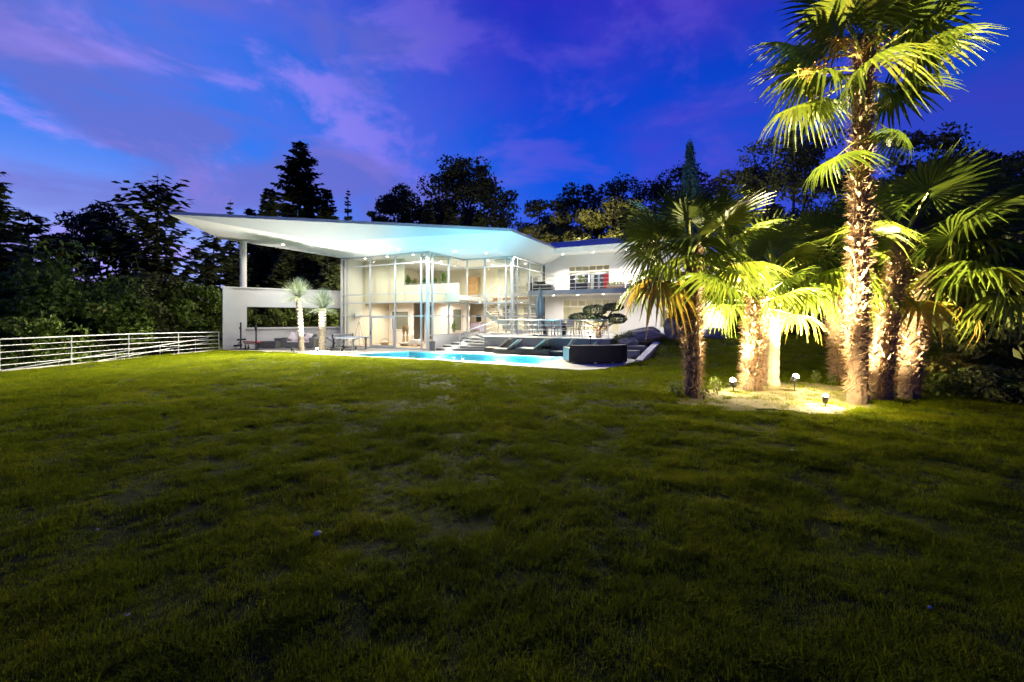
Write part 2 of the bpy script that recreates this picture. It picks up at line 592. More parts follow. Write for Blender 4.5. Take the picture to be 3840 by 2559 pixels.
def wickermat():
    m, t, b = _bsdf('woven_wicker')
    b.inputs['Roughness'].default_value = 0.45
    tcn = t.nodes.new('ShaderNodeTexCoord')
    hs = []
    for ax in ('X', 'Z'):
        w = t.nodes.new('ShaderNodeTexWave')
        w.bands_direction = ax
        w.inputs['Scale'].default_value = 18
        w.inputs['Distortion'].default_value = 0.6
        t.links.new(tcn.outputs['Object'], w.inputs['Vector'])
        hs.append(w.outputs['Fac'])
    ad = t.nodes.new('ShaderNodeMath')
    ad.operation = 'MULTIPLY'
    t.links.new(hs[0], ad.inputs[0])
    t.links.new(hs[1], ad.inputs[1])
    r = t.nodes.new('ShaderNodeValToRGB')
    r.color_ramp.elements[0].color = (0.010, 0.010, 0.012, 1)
    r.color_ramp.elements[1].color = (0.045, 0.043, 0.045, 1)
    t.links.new(ad.outputs[0], r.inputs[0])
    t.links.new(r.outputs[0], b.inputs['Base Color'])
    bp = t.nodes.new('ShaderNodeBump')
    bp.inputs['Strength'].default_value = 0.6
    bp.inputs['Distance'].default_value = 0.01
    t.links.new(ad.outputs[0], bp.inputs['Height'])
    t.links.new(bp.outputs[0], b.inputs['Normal'])
    return m
M['wicker'] = wickermat()
def groundmat():
    m, t, b = _bsdf('lawn_soil')
    b.inputs['Roughness'].default_value = 0.95
    b.inputs['Specular IOR Level'].default_value = 0.1
    g = t.nodes.new('ShaderNodeNewGeometry')
    def nz(s, d=6, ro=0.6):
        n = t.nodes.new('ShaderNodeTexNoise')
        n.inputs['Scale'].default_value = s
        n.inputs['Detail'].default_value = d
        n.inputs['Roughness'].default_value = ro
        t.links.new(g.outputs['Position'], n.inputs['Vector'])
        return n.outputs['Fac']
    r = t.nodes.new('ShaderNodeValToRGB')
    r.color_ramp.elements[0].position = 0.36
    r.color_ramp.elements[0].color = (0.022, 0.026, 0.004, 1)
    r.color_ramp.elements[1].position = 0.62
    r.color_ramp.elements[1].color = (0.044, 0.056, 0.003, 1)
    t.links.new(nz(0.8, 10, 0.7), r.inputs[0])
    t.links.new(r.outputs[0], b.inputs['Base Color'])
    bp = t.nodes.new('ShaderNodeBump')
    bp.inputs['Strength'].default_value = 0.9
    bp.inputs['Distance'].default_value = 0.05
    t.links.new(nz(9, 8, 0.7), bp.inputs['Height'])
    t.links.new(bp.outputs[0], b.inputs['Normal'])
    return m
M['ground'] = groundmat()

def hp2(s, t):
    q = HP(s, t)
    return (q.x, q.y)
PW = Vector((-0.84, 23.80))                 # corner of the raised terrace beside the steps
def alongA(p, d):
    return (p[0] + AX.x * d, p[1] + AX.y * d)
TW_END = alongA(PW, 6.30)                   # terrace wall, end of the railing
RW_END = alongA(PW, 8.00)                   # low retaining wall, end
DECK_FRONT = [(-17.55, 25.05), (-14.9, 24.35), (-12.3, 23.15), (-9.87, 21.9), (-3.87, 19.25), (0.82, 16.35), (2.5, 15.3), (3.4, 15.75), (4.49, 17.1)]
PAD = DECK_FRONT + [RW_END, hp2(14.5, 9.0), hp2(14.5, 13.5), hp2(-7.5, 13.5), (-13.2, 31.6), (-17.55, 26.3)]
POOL = [(1.04, 17.2), hp2(*toH(1.04 + BX.x * 3.3, 17.2 + BX.y * 3.3)), (-5.75, 23.9), (-8.62, 21.55)]

def poly_sd(px, py, poly):
    """signed distance, positive outside"""
    px = np.asarray(px, float)
    py = np.asarray(py, float)
    d2 = np.full(px.shape, 1e18)
    ins = np.zeros(px.shape, bool)
    n = len(poly)
    for i in range(n):
        ax, ay = poly[i]
        bx, by = poly[(i + 1) % n]
        ex, ey = bx - ax, by - ay
        wx, wy = px - ax, py - ay
        h = np.clip((wx * ex + wy * ey) / (ex * ex + ey * ey), 0, 1)
        d2 = np.minimum(d2, (wx - ex * h) ** 2 + (wy - ey * h) ** 2)
        c = ((ay > py) != (by > py)) & (px < (bx - ax) * (py - ay) / ((by - ay) if by != ay else 1e-9) + ax)
        ins ^= c
    d = np.sqrt(d2)
    return np.where(ins, -d, d)
def sm(x, a, b):
    h = np.clip((np.asarray(x, float) - a) / (b - a), 0, 1)
    return h * h * (3 - 2 * h)
def ground_z(x, y, hollow=False):
    x = np.asarray(x, float)
    y = np.asarray(y, float)
    d = poly_sd(x, y, PAD)
    bnd = -0.03 + 0.80 * sm(x, 5.0, 7.6) * sm(y, 18, 21)
    far = 0.26 + 0.50 * sm(y, 12.5, 24) * sm(x, 3.5, 8)
    far = far + (0.05 - far) * sm(-x, 9, 15.5) * sm(y, 5, 12)
    z = bnd + (far - bnd) * sm(d, 0, 5.0)
    bump = 0.007 * np.sin(2.9 * x + 1.2 * np.sin(1.7 * y)) * np.sin(6.5 * y + 1.5 * np.sin(1.3 * x)) + 0.018 * np.sin(1.7 * x + 0.6 * np.sin(1.1 * y)) * np.sin(1.9 * y + 0.8 * np.sin(0.9 * x)) + 0.008 * np.sin(5.1 * x + 1.3 * y) * np.sin(4.3 * y - x)
    z = z + bump * sm(d, 0.1, 1.5)
    z = z - 3.2 * sm(-x, 17.7, 23.5)
    z = z + 5.0 * sm(y, 42, 90) * sm(x, -15, 25)
    if hollow:
        z = np.where(d < -0.45, -2.4, z)
    return z
def gz(x, y):
    return float(ground_z(x, y))

def axis(core0, core1, step, outer, k=1.28):
    a = list(np.arange(core0, core1 + 1e-6, step))
    q = step
    while a[-1] < outer:
        q *= k
        a.append(a[-1] + q)
    q = step
    while a[0] > -outer:
        q *= k
        a.insert(0, a[0] - q)
    return np.array(a)
gx = axis(-19, 16, 0.24, 500)
gy = axis(0.2, 34, 0.24, 500)
XX, YY = np.meshgrid(gx, gy)
ZZ = ground_z(XX, YY, True)
nx, ny = len(gx), len(gy)
idx = np.arange(nx * ny).reshape(ny, nx)
fa = np.stack([idx[:-1, :-1], idx[:-1, 1:], idx[1:, 1:], idx[1:, :-1]], -1).reshape(-1, 4)
me = bpy.data.meshes.new('ground')
me.from_pydata(np.stack([XX, YY, ZZ], -1).reshape(-1, 3).tolist(), [], fa.tolist())
me.polygons.foreach_set('use_smooth', [True] * len(me.polygons))
me.materials.append(M['ground'])
struct(obj('ground', me))

# ------------------------------------------------------------------ pool deck and pool
def sheet(poly, holes, z0, z1, mb=None):
    """flat slab with holes, its top at z1"""
    mb = mb or MB()
    loops = [[Vector((p[0], p[1], 0)) for p in poly]] + [[Vector((p[0], p[1], 0)) for p in h] for h in holes]
    flat = [p for l in loops for p in l]
    tris = geometry.tessellate_polygon(loops)
    vs = [(p.x, p.y, z1) for p in flat]
    fs = []
    for t in tris:
        a, b, c = [flat[i] for i in t]
        cr_ = (b.x - a.x) * (c.y - a.y) - (b.y - a.y) * (c.x - a.x)
        fs.append(tuple(t) if cr_ > 0 else tuple(t[::-1]))
    mb.add(vs, fs)
    k = 0
    for l in loops:
        n = len(l)
        mb.add([(p.x, p.y, z1) for p in l] + [(p.x, p.y, z0) for p in l], [(i, (i + 1) % n, (i + 1) % n + n, i + n) for i in range(n)])
    return mb
def grow(poly, d):
    c = Vector((sum(p[0] for p in poly) / len(poly), sum(p[1] for p in poly) / len(poly)))
    out = []
    n = len(poly)
    for i in range(n):
        p0, p1, p2 = Vector(poly[i - 1]), Vector(poly[i]), Vector(poly[(i + 1) % n])
        e1 = (p1 - p0).normalized()
        e2 = (p2 - p1).normalized()
        n1 = Vector((e1.y, -e1.x))
        n2 = Vector((e2.y, -e2.x))
        if n1.dot(p1 - c) < 0:
            n1, n2 = -n1, -n2
        q = (n1 + n2)
        q = q / max(0.3, q.dot(n1))
        out.append((p1.x + q.x * d, p1.y + q.y * d))
    return out
COPE = grow(POOL, 0.30)
struct(sheet(PAD, [COPE], -0.35, 0.0).build('pool_deck', M['deck']))
pool = thing('swimming_pool', 'long swimming pool glowing turquoise beside the lawn', 'pool', (POOL[0][0], POOL[0][1], 0))
def loc2(poly, o):
    return [(p[0] - o.location.x, p[1] - o.location.y) for p in poly]
M['cope'] = mat('pool_coping_stone', (0.42, 0.40, 0.37), (0.47, 0.45, 0.41), 3.0, 0.5)
M['tile'] = mat('turquoise_pool_lining', (0.10, 0.56, 0.66), (0.16, 0.66, 0.74), 1.5, 0.4)
sheet(loc2(COPE, pool), [loc2(POOL, pool)], -0.34, 0.012).build('coping', M['cope'], pool)
lp = loc2(POOL, pool)
pb = MB()
n = 4
pb.add([(p[0], p[1], -0.05) for p in lp] + [(p[0], p[1], -1.5) for p in lp], [(i, i + n, (i + 1) % n + n, (i + 1) % n) for i in range(n)] + [(4, 5, 6, 7)])
pb.build('basin', M['tile'], pool)
M['water'] = clearmat('pool_water', (0.42, 0.93, 0.97), 0.10, 0.03, 0.55, 3.5, (0.6, 0.9, 1.0))
wme = MB()
wme.add([(p[0], p[1], -0.10) for p in lp], [(0, 1, 2, 3)])
wme.build('water', M['water'], pool)
for fr in (0.22, 0.62, 0.90):
    a = Vector(POOL[2]).lerp(Vector(POOL[1]), fr) - BX * 0.02
    lc = (a.x - POOL[0][0], a.y - POOL[0][1])
    d = MB()
    for j in range(14):
        w = 2 * PI * j / 14
        d.v.append((AX.x * 0.16 * math.cos(w), AX.y * 0.16 * math.cos(w), 0.16 * math.sin(w)))
    d.f.append(tuple(range(14)))
    d.m.append(0)
    d.build('pool_lamp', M['poolglow'], pool, loc=(lc[0] - BX.x * 0.01, lc[1] - BX.y * 0.01, -0.42))
    q = a - BX * 0.30
    lamp('pool_light', 'POINT', (q.x, q.y, -0.45), 360, (0.38, 0.72, 1.0), size=0.12)
for fr in (0.30, 0.75):
    a = Vector(POOL[3]).lerp(Vector(POOL[0]), fr) + BX * 0.25
    lamp('pool_light', 'SPOT', (a.x, a.y, -0.75), 1500, (0.36, 0.72, 1.0), (a.x + BX.x * 5, a.y + BX.y * 5, 5.8), 0.12, 72, 0.5)
    lamp('pool_light', 'POINT', (a.x + BX.x, a.y + BX.y, -1.25), 130, (0.36, 0.75, 1.0), size=0.15)

# ------------------------------------------------------------------ raised terrace, steps and retaining wall
ter_poly = [tuple(PW), TW_END, hp2(11.0, 9.1), hp2(3.65, 9.1), hp2(3.65, 3.92), hp2(0.9, 3.92), (-1.55, 24.02)]
terrace = MB()
terrace.prism(ter_poly, 0.004, 0.80)
to = terrace.build('terrace', M['dark_wall'])
struct(to)
tt = MB()
tt.prism(grow(ter_poly, 0.0), 0.804, 0.842)
tt.build('paving', M['stone_tread'], to)
bed = MB()
bed.prism([TW_END, RW_END, hp2(14.4, 8.9), hp2(11.0, 9.1)], 0.004, 0.50)
struct(bed.build('planting_bed', M['dark_wall']))
cap = MB()
c0, c1 = Vector(alongA(TW_END, 0.15)), Vector(alongA(RW_END, -0.06))
cap.prism([tuple(c0 - BX * 0.10), tuple(c1 - BX * 0.10), tuple(c1 + BX * 0.25), tuple(c0 + BX * 0.25)], 0.503, 0.555)
tag(cap.build('wall_coping', M['stone_tread']), 'pale stone slab capping the low dark wall behind the black sofa', 'coping')
# the sloping kerb that closes the deck against the bank
kerb = MB()
k0, k1 = Vector((5.45, 18.35)), Vector((RW_END[0] + 0.75, RW_END[1] + 0.55))
kd = (k1 - k0).normalized()
kn = Vector((-kd.y, kd.x)) * 0.16
v8 = [(k0 - kn, -0.2), (k1 - kn, -0.2), (k1 + kn, -0.2), (k0 + kn, -0.2), (k0 - kn, 0.06), (k1 - kn, 0.72), (k1 + kn, 0.72), (k0 + kn, 0.06)]
kerb.add([(p.x, p.y, z) for p, z in v8], [(0, 3, 2, 1), (4, 5, 6, 7), (0, 1, 5, 4), (1, 2, 6, 5), (2, 3, 7, 6), (3, 0, 4, 7)])
tag(kerb.build('sloping_kerb', M['stone_tread'], bevel=0.02), 'pale sloping stone kerb between the deck and the grassy bank', 'kerb')

stair = thing('garden_steps', 'stone steps with lit risers climbing to the raised terrace', 'steps', (-4.0, 25.0, 0))
Ls = [(-4.42, 24.86), (-4.10, 25.35), (-3.68, 25.72), (-3.25, 26.05), (-2.85, 26.35)]
Rs = [1740, 1763, 1802, 1824, 1846]
for k in range(5):
    zt = 0.14 * (k + 1)
    xr = kx(Rs[k]) * 24.3
    yr = 24.36 - 0.12 * k
    poly = [Ls[k], (xr, yr), (-1.20, 23.96 - 0.0 * k), (-1.0, 26.0), hp2(2.0, 3.80), hp2(0.34, 3.80), tuple(Vector(Ls[k]) + BX * 1.0)]
    poly = [(p[0] + 4.0, p[1] - 25.0) for p in poly]
    st = MB()
    st.prism(poly, zt - 0.139, zt - 0.035)
    so = st.build('step', M['dark_wall'], stair)
    tr = MB()
    poly2 = [(p[0] - (0.025 if i < 1 else 0), p[1] - (0.025 if i < 2 else 0)) for i, p in enumerate(poly)]
    tr.prism(poly2, zt - 0.034, zt)
    tr.build('tread', M['stone_tread'], so)
for (u, v, z) in ((1671, 1312, 0.07), (1697, 1300, 0.21), (1724, 1290, 0.35)):
    k = int(z / 0.14)
    a, b = Vector(Ls[k]), Vector((kx(Rs[k]) * 24.3, 24.36 - 0.12 * k))
    nrm = Vector(((b - a).y, -(b - a).x)).normalized()
    p = a.lerp(b, 0.45) + nrm * 0.012
    e = MB()
    e.box(-0.055, 0.055, -0.006, 0.006, -0.035, 0.035)
    e.build('step_light', M['lampglow'], stair, loc=(p.x + 4.0, p.y - 25.0, z - 0.02), rz=math.atan2((b - a).y, (b - a).x))
    q = p + nrm * 0.10
    lamp('step_lamp', 'POINT', (q.x, q.y, z), 14, (1.0, 0.9, 0.72), size=0.04)

# ------------------------------------------------------------------ railings
def railing(name, label, pts, posts, z0f, heights, top_r=0.028, r=0.014, mt=None, foot=None, post_r=0.021):
    """pts: polyline in plan (world xy), posts: list of points, heights: rail heights above z0f(x,y)"""
    mt = mt or M['steel']
    p0 = posts[0]
    t = thing(name, label, 'railing', (p0[0], p0[1], z0f(*p0)))
    lo = t.location
    for i, h in enumerate(heights):
        mb = MB()
        mb.tube([(p[0] - lo.x, p[1] - lo.y, z0f(*p) + h - lo.z) for p in pts], top_r if i == 0 else r, 8)
        mb.build('top_rail' if i == 0 else 'rail', mt, t, smooth=True)
    for p in posts:
        mb = MB()
        zb = z0f(*p)
        mb.tube([(p[0] - lo.x, p[1] - lo.y, zb - lo.z + 0.002), (p[0] - lo.x, p[1] - lo.y, zb - lo.z + heights[0] - top_r * 0.5)], post_r, 8)
        mb.lathe([(post_r + 0.03, zb - lo.z + 0.001), (post_r + 0.03, zb - lo.z + 0.014)], 10, p[0] - lo.x, p[1] - lo.y)
        mb.build('post', mt, t)
    return t
inn = BX * 0.07
tz = lambda x, y: 0.842
A0 = Vector(PW) + inn + AX * 0.06
A1 = Vector(TW_END) + inn - AX * 0.08
us = [1868, 1942, 2020, 2101, 2187]
tl = (A1 - A0).length
posts = []
for u in us[1:]:
    k = kx(u)
    d = (k * A0.y - A0.x) / (AX.x - k * AX.y)
    posts.append(tuple(A0 + AX * d))
posts = [tuple(A0)] + posts + [tuple(A1)]
railing('terrace_railing', 'steel railing with four bars along the edge of the raised terrace', [tuple(A0), tuple(A1)], posts, tz, [0.93, 0.66, 0.40, 0.14])
S0 = Vector((-3.02, 24.62))
S1 = A0 - AX * 0.0
def stz(x, y):
    f = min(1, max(0, (x - S0.x) / (S1.x - 0.12 - S0.x)))
    return 0.14 + f * (0.842 - 0.14)
railing('step_railing', 'sloping steel handrail with bars beside the garden steps', [tuple(S0), tuple(S1 + Vector((-0.12, 0.01)))], [tuple(S0)], stz, [0.86, 0.60, 0.34, 0.10])

# balcony railing is placed with the villa below; the garden fence runs along the drop on the left
FX = -17.25
fy = [25.1, 22.07, 19.2, 16.7, 14.35, 12.0, 9.6]
fz = lambda x, y: gz(FX + 0.35, y) + 0.10 * (1 - float(sm(y, 22, 25)))
fz2 = lambda x, y: 0.13 if y < 20 else 0.13 - 0.02 * (y - 20)
fence = railing('garden_fence', 'white tubular fence along the left edge of the lawn', [(FX, y) for y in fy], [(FX, y) for y in fy], fz2, [1.02, 0.80, 0.58, 0.36, 0.14], 0.024, 0.013, M['whitesteel'], post_r=0.022)
ke = MB()
ke.prism([(FX - 0.16, 8.0), (FX + 0.16, 8.0), (FX + 0.16, 25.0), (FX - 0.16, 25.0)], -0.6, lambda x, y: fz2(x, y) - 0.004)
tag(ke.build('fence_kerb', M['stone_tread']), 'pale concrete kerb under the white tubular fence', 'kerb')
ramp = thing('ramp_handrail', 'slanting white handrail descending behind the white garden fence', 'railing', (FX - 0.55, 25.0, 0.3))
for j, (za, zb) in enumerate(((0.42, -0.55), (0.18, -0.80))):
    mb = MB()
    mb.tube([(0, 0, za), (-0.1, -14.0, zb)], 0.022, 8)
    mb.build('rail', M['whitesteel'], ramp, smooth=True)
for j in range(6):
    y = -1.0 - 2.4 * j
    mb = MB()
    mb.tube([(-0.1 * y / -14, y, -1.3), (-0.1 * y / -14, y, 0.42 + 0.97 * y / 14)], 0.018, 8)
    mb.build('post', M['whitesteel'], ramp)
# ------------------------------------------------------------------ the villa
villa = thing('villa', 'white modern villa with a wing-shaped roof and lit glass corner', 'house', HP(0, 0, 0), -TH)
def hl(p, z=None):               # world point -> villa coordinates
    s, t = toH(p[0], p[1])
    return (s, t, p[2] if z is None else z)
ZS = 5.80
TIP = (-16.32, 20.30, 6.80)
TCn = (-0.03, 22.75, 6.50)
TRn = (-0.03 + BX.x * 8.4, 22.75 + BX.y * 8.4, 6.50)
FL = (-18.2, 26.4, 6.83)
FA = (-9.72, 22.10, 5.80)
FC = tuple(HP(3.6, 1.45, 5.80))
P4 = tuple(HP(3.6, 9.60, 5.80))
CE = tuple(HP(-5.85, -0.02, 5.80))
BK = tuple(HP(-7.12, -0.10, 5.84))
BKr = HP(-7.12, 9.6, 5.84)
rf = MB()
def q3(mb, *pts):
    mb.add([hl(p) for p in pts], [tuple(range(len(pts)))])
# underside: level ceiling, tilted left part, sloping fascias
lev = [FA, CE, tuple(HP(-7.12, -0.02, 5.80)), tuple(HP(-7.12, 9.6, 5.80)), P4, FC]
q3(rf, *lev)
q3(rf, FL, CE, FA)
q3(rf, FL, BK, CE)
q3(rf, TIP, FL, FA)
q3(rf, TIP, FA, TCn)
q3(rf, FA, FC, TCn)
q3(rf, TCn, FC, P4)
q3(rf, TCn, P4, TRn)
rf_o = rf.build('roof', M['soffit'], villa)
ed = MB()
def up(p, h=0.15):
    return (p[0], p[1], p[2] + h)
TB = tuple(HP(-7.12, 9.6, 6.75))
for p, q in ((TIP, TCn), (TCn, TRn), (TRn, TB), (TB, FL), (FL, TIP)):
    q3(ed, p, q, up(q), up(p))
q3(ed, up(TIP), up(TCn), up(TRn))
q3(ed, up(TIP), up(TRn), up(TB))
q3(ed, up(TIP), up(TB), up(FL))
q3(ed, BK, FL, up(FL, -0.02), tuple(BKr))
ed.build('roof_edge', M['zinc'], rf_o)

# loggia wall with its long window, coping and round column
W0 = Vector((-17.15, 25.3))
W1 = Vector((-11.72, 29.55))
wd = (W1 - W0)
wl = wd.length
wd.normalize()
lw = MB()
def wl_pt(d, off, z):
    p = W0 + wd * d + Vector((-wd.y, wd.x)) * off
    return hl((p.x, p.y, z))
def wl_box(mb, d0, d1, o0, o1, z0, z1):
    mb.add([wl_pt(d0, o0, z0), wl_pt(d1, o0, z0), wl_pt(d1, o1, z0), wl_pt(d0, o1, z0), wl_pt(d0, o0, z1), wl_pt(d1, o0, z1), wl_pt(d1, o1, z1), wl_pt(d0, o1, z1)],
           [(0, 3, 2, 1), (4, 5, 6, 7), (0, 1, 5, 4), (1, 2, 6, 5), (2, 3, 7, 6), (3, 0, 4, 7)])
WZ = 3.68
d0, d1 = 1.22, wl - 0.12
wl_box(lw, 0, d0, 0, 0.34, 0.002, WZ)
wl_box(lw, d1, wl, 0, 0.34, 0.002, WZ)
wl_box(lw, d0, d1, 0.10, 0.30, 0.002, 1.20)
wl_box(lw, d0, d1, 0, 0.34, 2.56, WZ)
lwo = lw.build('wall', M['render'], villa)
lwo['label'] = 'freestanding white wall with a long low window opening'
cp = MB()
wl_box(cp, -0.10, wl, -0.09, 0.43, WZ + 0.002, WZ + 0.07)
cp.build('coping', M['render'], lwo)
si = MB()
wl_box(si, d0 - 0.03, d1, -0.06, 0.34, 1.202, 1.29)
si.build('sill', M['render'], lwo)
fr = MB()
for (a, b, c, e) in ((d0, d1, 1.292, 1.33), (d0, d1, 2.52, 2.558), (d0, d0 + 0.04, 1.331, 2.519), (d1 - 0.04, d1, 1.331, 2.519)):
    wl_box(fr, a, b, 0.20, 0.25, c, e)
fr.build('window_frame', M['black'], lwo)
pn = MB()
wl_box(pn, d0 + 0.04, d1 - 0.04, 0.22, 0.23, 1.33, 2.52)
pn.build('pane', M['glass'], lwo)
cl = W0 + wd * 1.05 + Vector((-wd.y, wd.x)) * 0.17
ctop = 6.62
co = MB()
h = hl((cl.x, cl.y, 0))
co.lathe([(0.185, WZ + 0.07), (0.185, ctop)], 28, h[0], h[1])
co.build('column', M['render'], villa, smooth=False)
# white end post where the loggia meets the glass
ep = MB()
ep.box(-7.22, -7.02, 0.02, 1.6, 0.002, ZS + 0.1)
ep.build('end_post', M['render'], villa)

# ---- glazed walls
def glazed(p0, dv, length, vs, zs, name='glazed_wall', skip=(), z0=0.0, corner=True, door=None):
    """p0 start in villa coordinates, dv unit direction; vs: mullion positions; zs: transom heights"""
    ang = math.atan2(dv[1], dv[0])
    cs, sn = dv
    def loc(d, o, z):
        return (p0[0] + cs * d - sn * o, p0[1] + sn * d + cs * o, z)
    def bx(mb, d0, d1, o0, o1, z0_, z1_):
        mb.add([loc(d0, o0, z0_), loc(d1, o0, z0_), loc(d1, o1, z0_), loc(d0, o1, z0_), loc(d0, o0, z1_), loc(d1, o0, z1_), loc(d1, o1, z1_), loc(d0, o1, z1_)],
               [(0, 3, 2, 1), (4, 5, 6, 7), (0, 1, 5, 4), (1, 2, 6, 5), (2, 3, 7, 6), (3, 0, 4, 7)])
    w = 0.042
    base = MB()
    bx(base, 0.0, length, -0.055, 0.055, ZS - 0.09, ZS - 0.003)
    if corner:
        bx(base, length - 0.075, length + 0.075, -0.075, 0.075, 0.003, ZS - 0.091)
    g = base.build(name, M['frame'], villa)
    for v in vs:
        m = MB()
        bx(m, v - w, v + w, -0.05, 0.05, z0 + 0.004, ZS - 0.092)
        m.build('mullion', M['frame'], g)
    ed_ = [0.0] + list(vs) + [length]
    for z in zs:
        for i in range(len(ed_) - 1):
            a, b = ed_[i] + (w if i else 0), ed_[i + 1] - w
            if b - a < 0.05:
                continue
            m = MB()
            bx(m, a + 0.002, b - 0.002, -0.045, 0.045, z - 0.032, z + 0.032)
            m.build('transom', M['frame'], g)
    lv = [z0] + list(zs) + [ZS - 0.06]
    lv = sorted(set(lv))
    for i in range(len(ed_) - 1):
        a, b = ed_[i] + 0.02, ed_[i + 1] - 0.02
        if b - a < 0.08:
            continue
        for j in range(len(lv) - 1):
            if (i, j) in skip:
                continue
            m = MB()
            bx(m, a, b, -0.006, 0.006, lv[j] + 0.03, lv[j + 1] - 0.02)
            m.build('pane', M['glass'], g)
    return g, bx
ZT = [2.0, 2.84, 3.37, 5.2]
f1u = [1302, 1389, 1482, 1580]
f1v = [7.0 + sT(u, 0) for u in f1u]
g1, bx1 = glazed((-7.0, 0), (1, 0), 7.0, f1v, [0.05] + ZT, skip=[(2, 1)])
dfr = MB()
da, db = f1v[1] + 0.04, f1v[2] - 0.04
for (a, b, c, e) in ((da, db, 1.86, 1.965), (da, db, 0.085, 0.19), (da, da + 0.10, 0.19, 1.86), (db - 0.10, db, 0.19, 1.86)):
    bx1(dfr, a, b, -0.06, 0.02, c, e)
dro = dfr.build('door', M['frame'], villa)
dp_ = MB()
bx1(dp_, da + 0.10, db - 0.10, -0.02, -0.008, 0.19, 1.86)
dp_.build('pane', M['glass'], dro)
dh = MB()
bx1(dh, da + 0.03, da + 0.06, -0.11, -0.085, 0.85, 1.05)
dh.build('handle', M['black'], dro)
tv = lambda u: tS(u, 0)
g2, _ = glazed((0, 0), (0, 1), 3.87, [tv(1621), tv(1682)], [0.86] + ZT, z0=0.82, corner=False)
low2 = MB()
low2.box(-0.03, 0.03, 0.06, tv(1621) - 0.04, 0.02, 0.80)
low2.build('pane', M['glass'], g2)
g3, _ = glazed((0, 3.87), (1, 0), 3.6, [sT(1752, 3.87), sT(1818, 3.87), sT(1898, 3.87)], [0.90] + ZT, z0=0.86)
t4 = lambda u: tS(u, 3.6) - 3.87
g4, _ = glazed((3.6, 3.87), (0, 1), 5.27, [t4(1938), t4(1984), t4(2028)], [0.90] + ZT, z0=0.86, corner=False)
# white plinth under the second and third glazed walls
pl = MB()
pl.box(-0.06, 0.06, tv(1621), 3.80, 0.003, 0.815)
pl.box(-0.06, 3.55, 3.81, 3.93, 0.003, 0.855)
pl.build('plinth', M['render'], villa)

# ---- inside: floors, walls, ceilings
fl = MB()
fl.box(-6.98, -0.08, 0.08, 9.0, 0.005, 0.03)
fl.build('ground_floor', mat('pale_floor', (0.56, 0.42, 0.30), (0.62, 0.48, 0.35), 2.0, 0.35), villa)
fl = MB()
fl.box(0.0, 3.5, 3.95, 9.0, 0.02, 0.83)
fl.build('raised_floor', mat('pale_floor_2', (0.60, 0.50, 0.38), (0.66, 0.56, 0.44), 2.0, 0.35), villa)
iw = MB()
iw.box(-6.98, 3.55, 9.02, 9.12, 0.04, ZS - 0.01)          # far wall
iw.box(-7.0, -6.95, 1.62, 9.0, 0.04, ZS - 0.01)           # side wall
iw.build('inner_wall', M['cream'], villa)
ws = MB()
ws.box(-6.94, -6.9, 0.08, 1.6, 0.04, ZS - 0.01)
ws.build('inner_wall', M['inwhite'], villa)
uw = MB()
sr = sT(1515, 1.8)
uw.box(-6.9, sr, 1.80, 1.92, 2.90, ZS - 0.01)
uw.build('gallery_wall', M['cream'], villa)
par = MB()
par.box(sr + 0.002, 0.9, 1.85, 1.97, 2.90, 4.05)
par.build('gallery_parapet', M['cream'], villa)
sl = MB()
sl.box(-6.9, 0.9, 1.98, 9.0, 3.02, 3.30)
sl.box(0.902, 3.5, 6.60, 9.0, 3.02, 3.30)
slo = sl.build('upper_floor_slab', M['inwhite'], villa)
we = MB()
we.box(0.93, 3.5, 6.56, 6.597, 3.18, 3.33)
we.box(0.86, 0.899, 3.2, 6.59, 3.18, 3.33)
we.build('wooden_floor_edge', M['wood'], slo)
lwm = MB()
lwm.box(-6.9, -4.6, 4.2, 4.3, 0.04, 3.01)
lwm.box(-4.55, -0.6, 5.4, 5.5, 0.04, 3.01)
lwm.build('inner_wall', M['pink'], villa)
for (a, b, t_, z0, z1) in ((-6.55, -5.0, 4.17, 1.05, 2.35), (-4.35, -3.75, 5.37, 0.3, 2.75), (-1.9, -1.2, 5.37, 1.0, 2.5)):
    m = MB()
    m.box(a, b, t_, t_ + 0.02, z0, z1)
    wo_ = m.build('inner_window', M['darkglass'], villa)
    m = MB()
    for (x0, x1, y0, y1) in ((a - 0.05, b + 0.05, z1, z1 + 0.05), (a - 0.05, b + 0.05, z0 - 0.05, z0), (a - 0.05, a, z0, z1), (b, b + 0.05, z0, z1)):
        m.box(x0, x1, t_ - 0.03, t_ + 0.01, y0, y1)
    m.build('frame', M['inwhite'], wo_)
for (s, t, rr) in ((-1.2, 2.4, 0.95), (2.4, 5.6, 0.9)):
    m = MB()
    m.lathe([(rr, ZS - 0.05), (rr, ZS - 0.012)], 40, s, t)
    m.build('ceiling_rose', mat('grey_ceiling_disc', (0.42, 0.43, 0.40), None, 1, 0.8), villa)
# dark openings deep in the stair hall
for (a, b, z0, z1) in ((0.2, 1.5, 0.95, 2.8), (2.0, 3.2, 0.95, 2.7), (2.35, 3.15, 3.4, 5.0)):
    m = MB()
    m.box(a, b, 8.98, 9.0, z0, z1)
    wo_ = m.build('inner_window', M['darkglass'], villa)
    m = MB()
    m.box((a + b) / 2 - 0.03, (a + b) / 2 + 0.03, 8.94, 8.975, z0, z1)
    m.box(a, b, 8.945, 8.972, z1 - 0.5, z1 - 0.45)
    m.build('frame', M['inwhite'], wo_)
cbm = MB()
cbm.box(0.98, 1.02, 6.62, 8.9, 3.31, 5.4)
cbm.build('closet_front', M['cream'], villa)

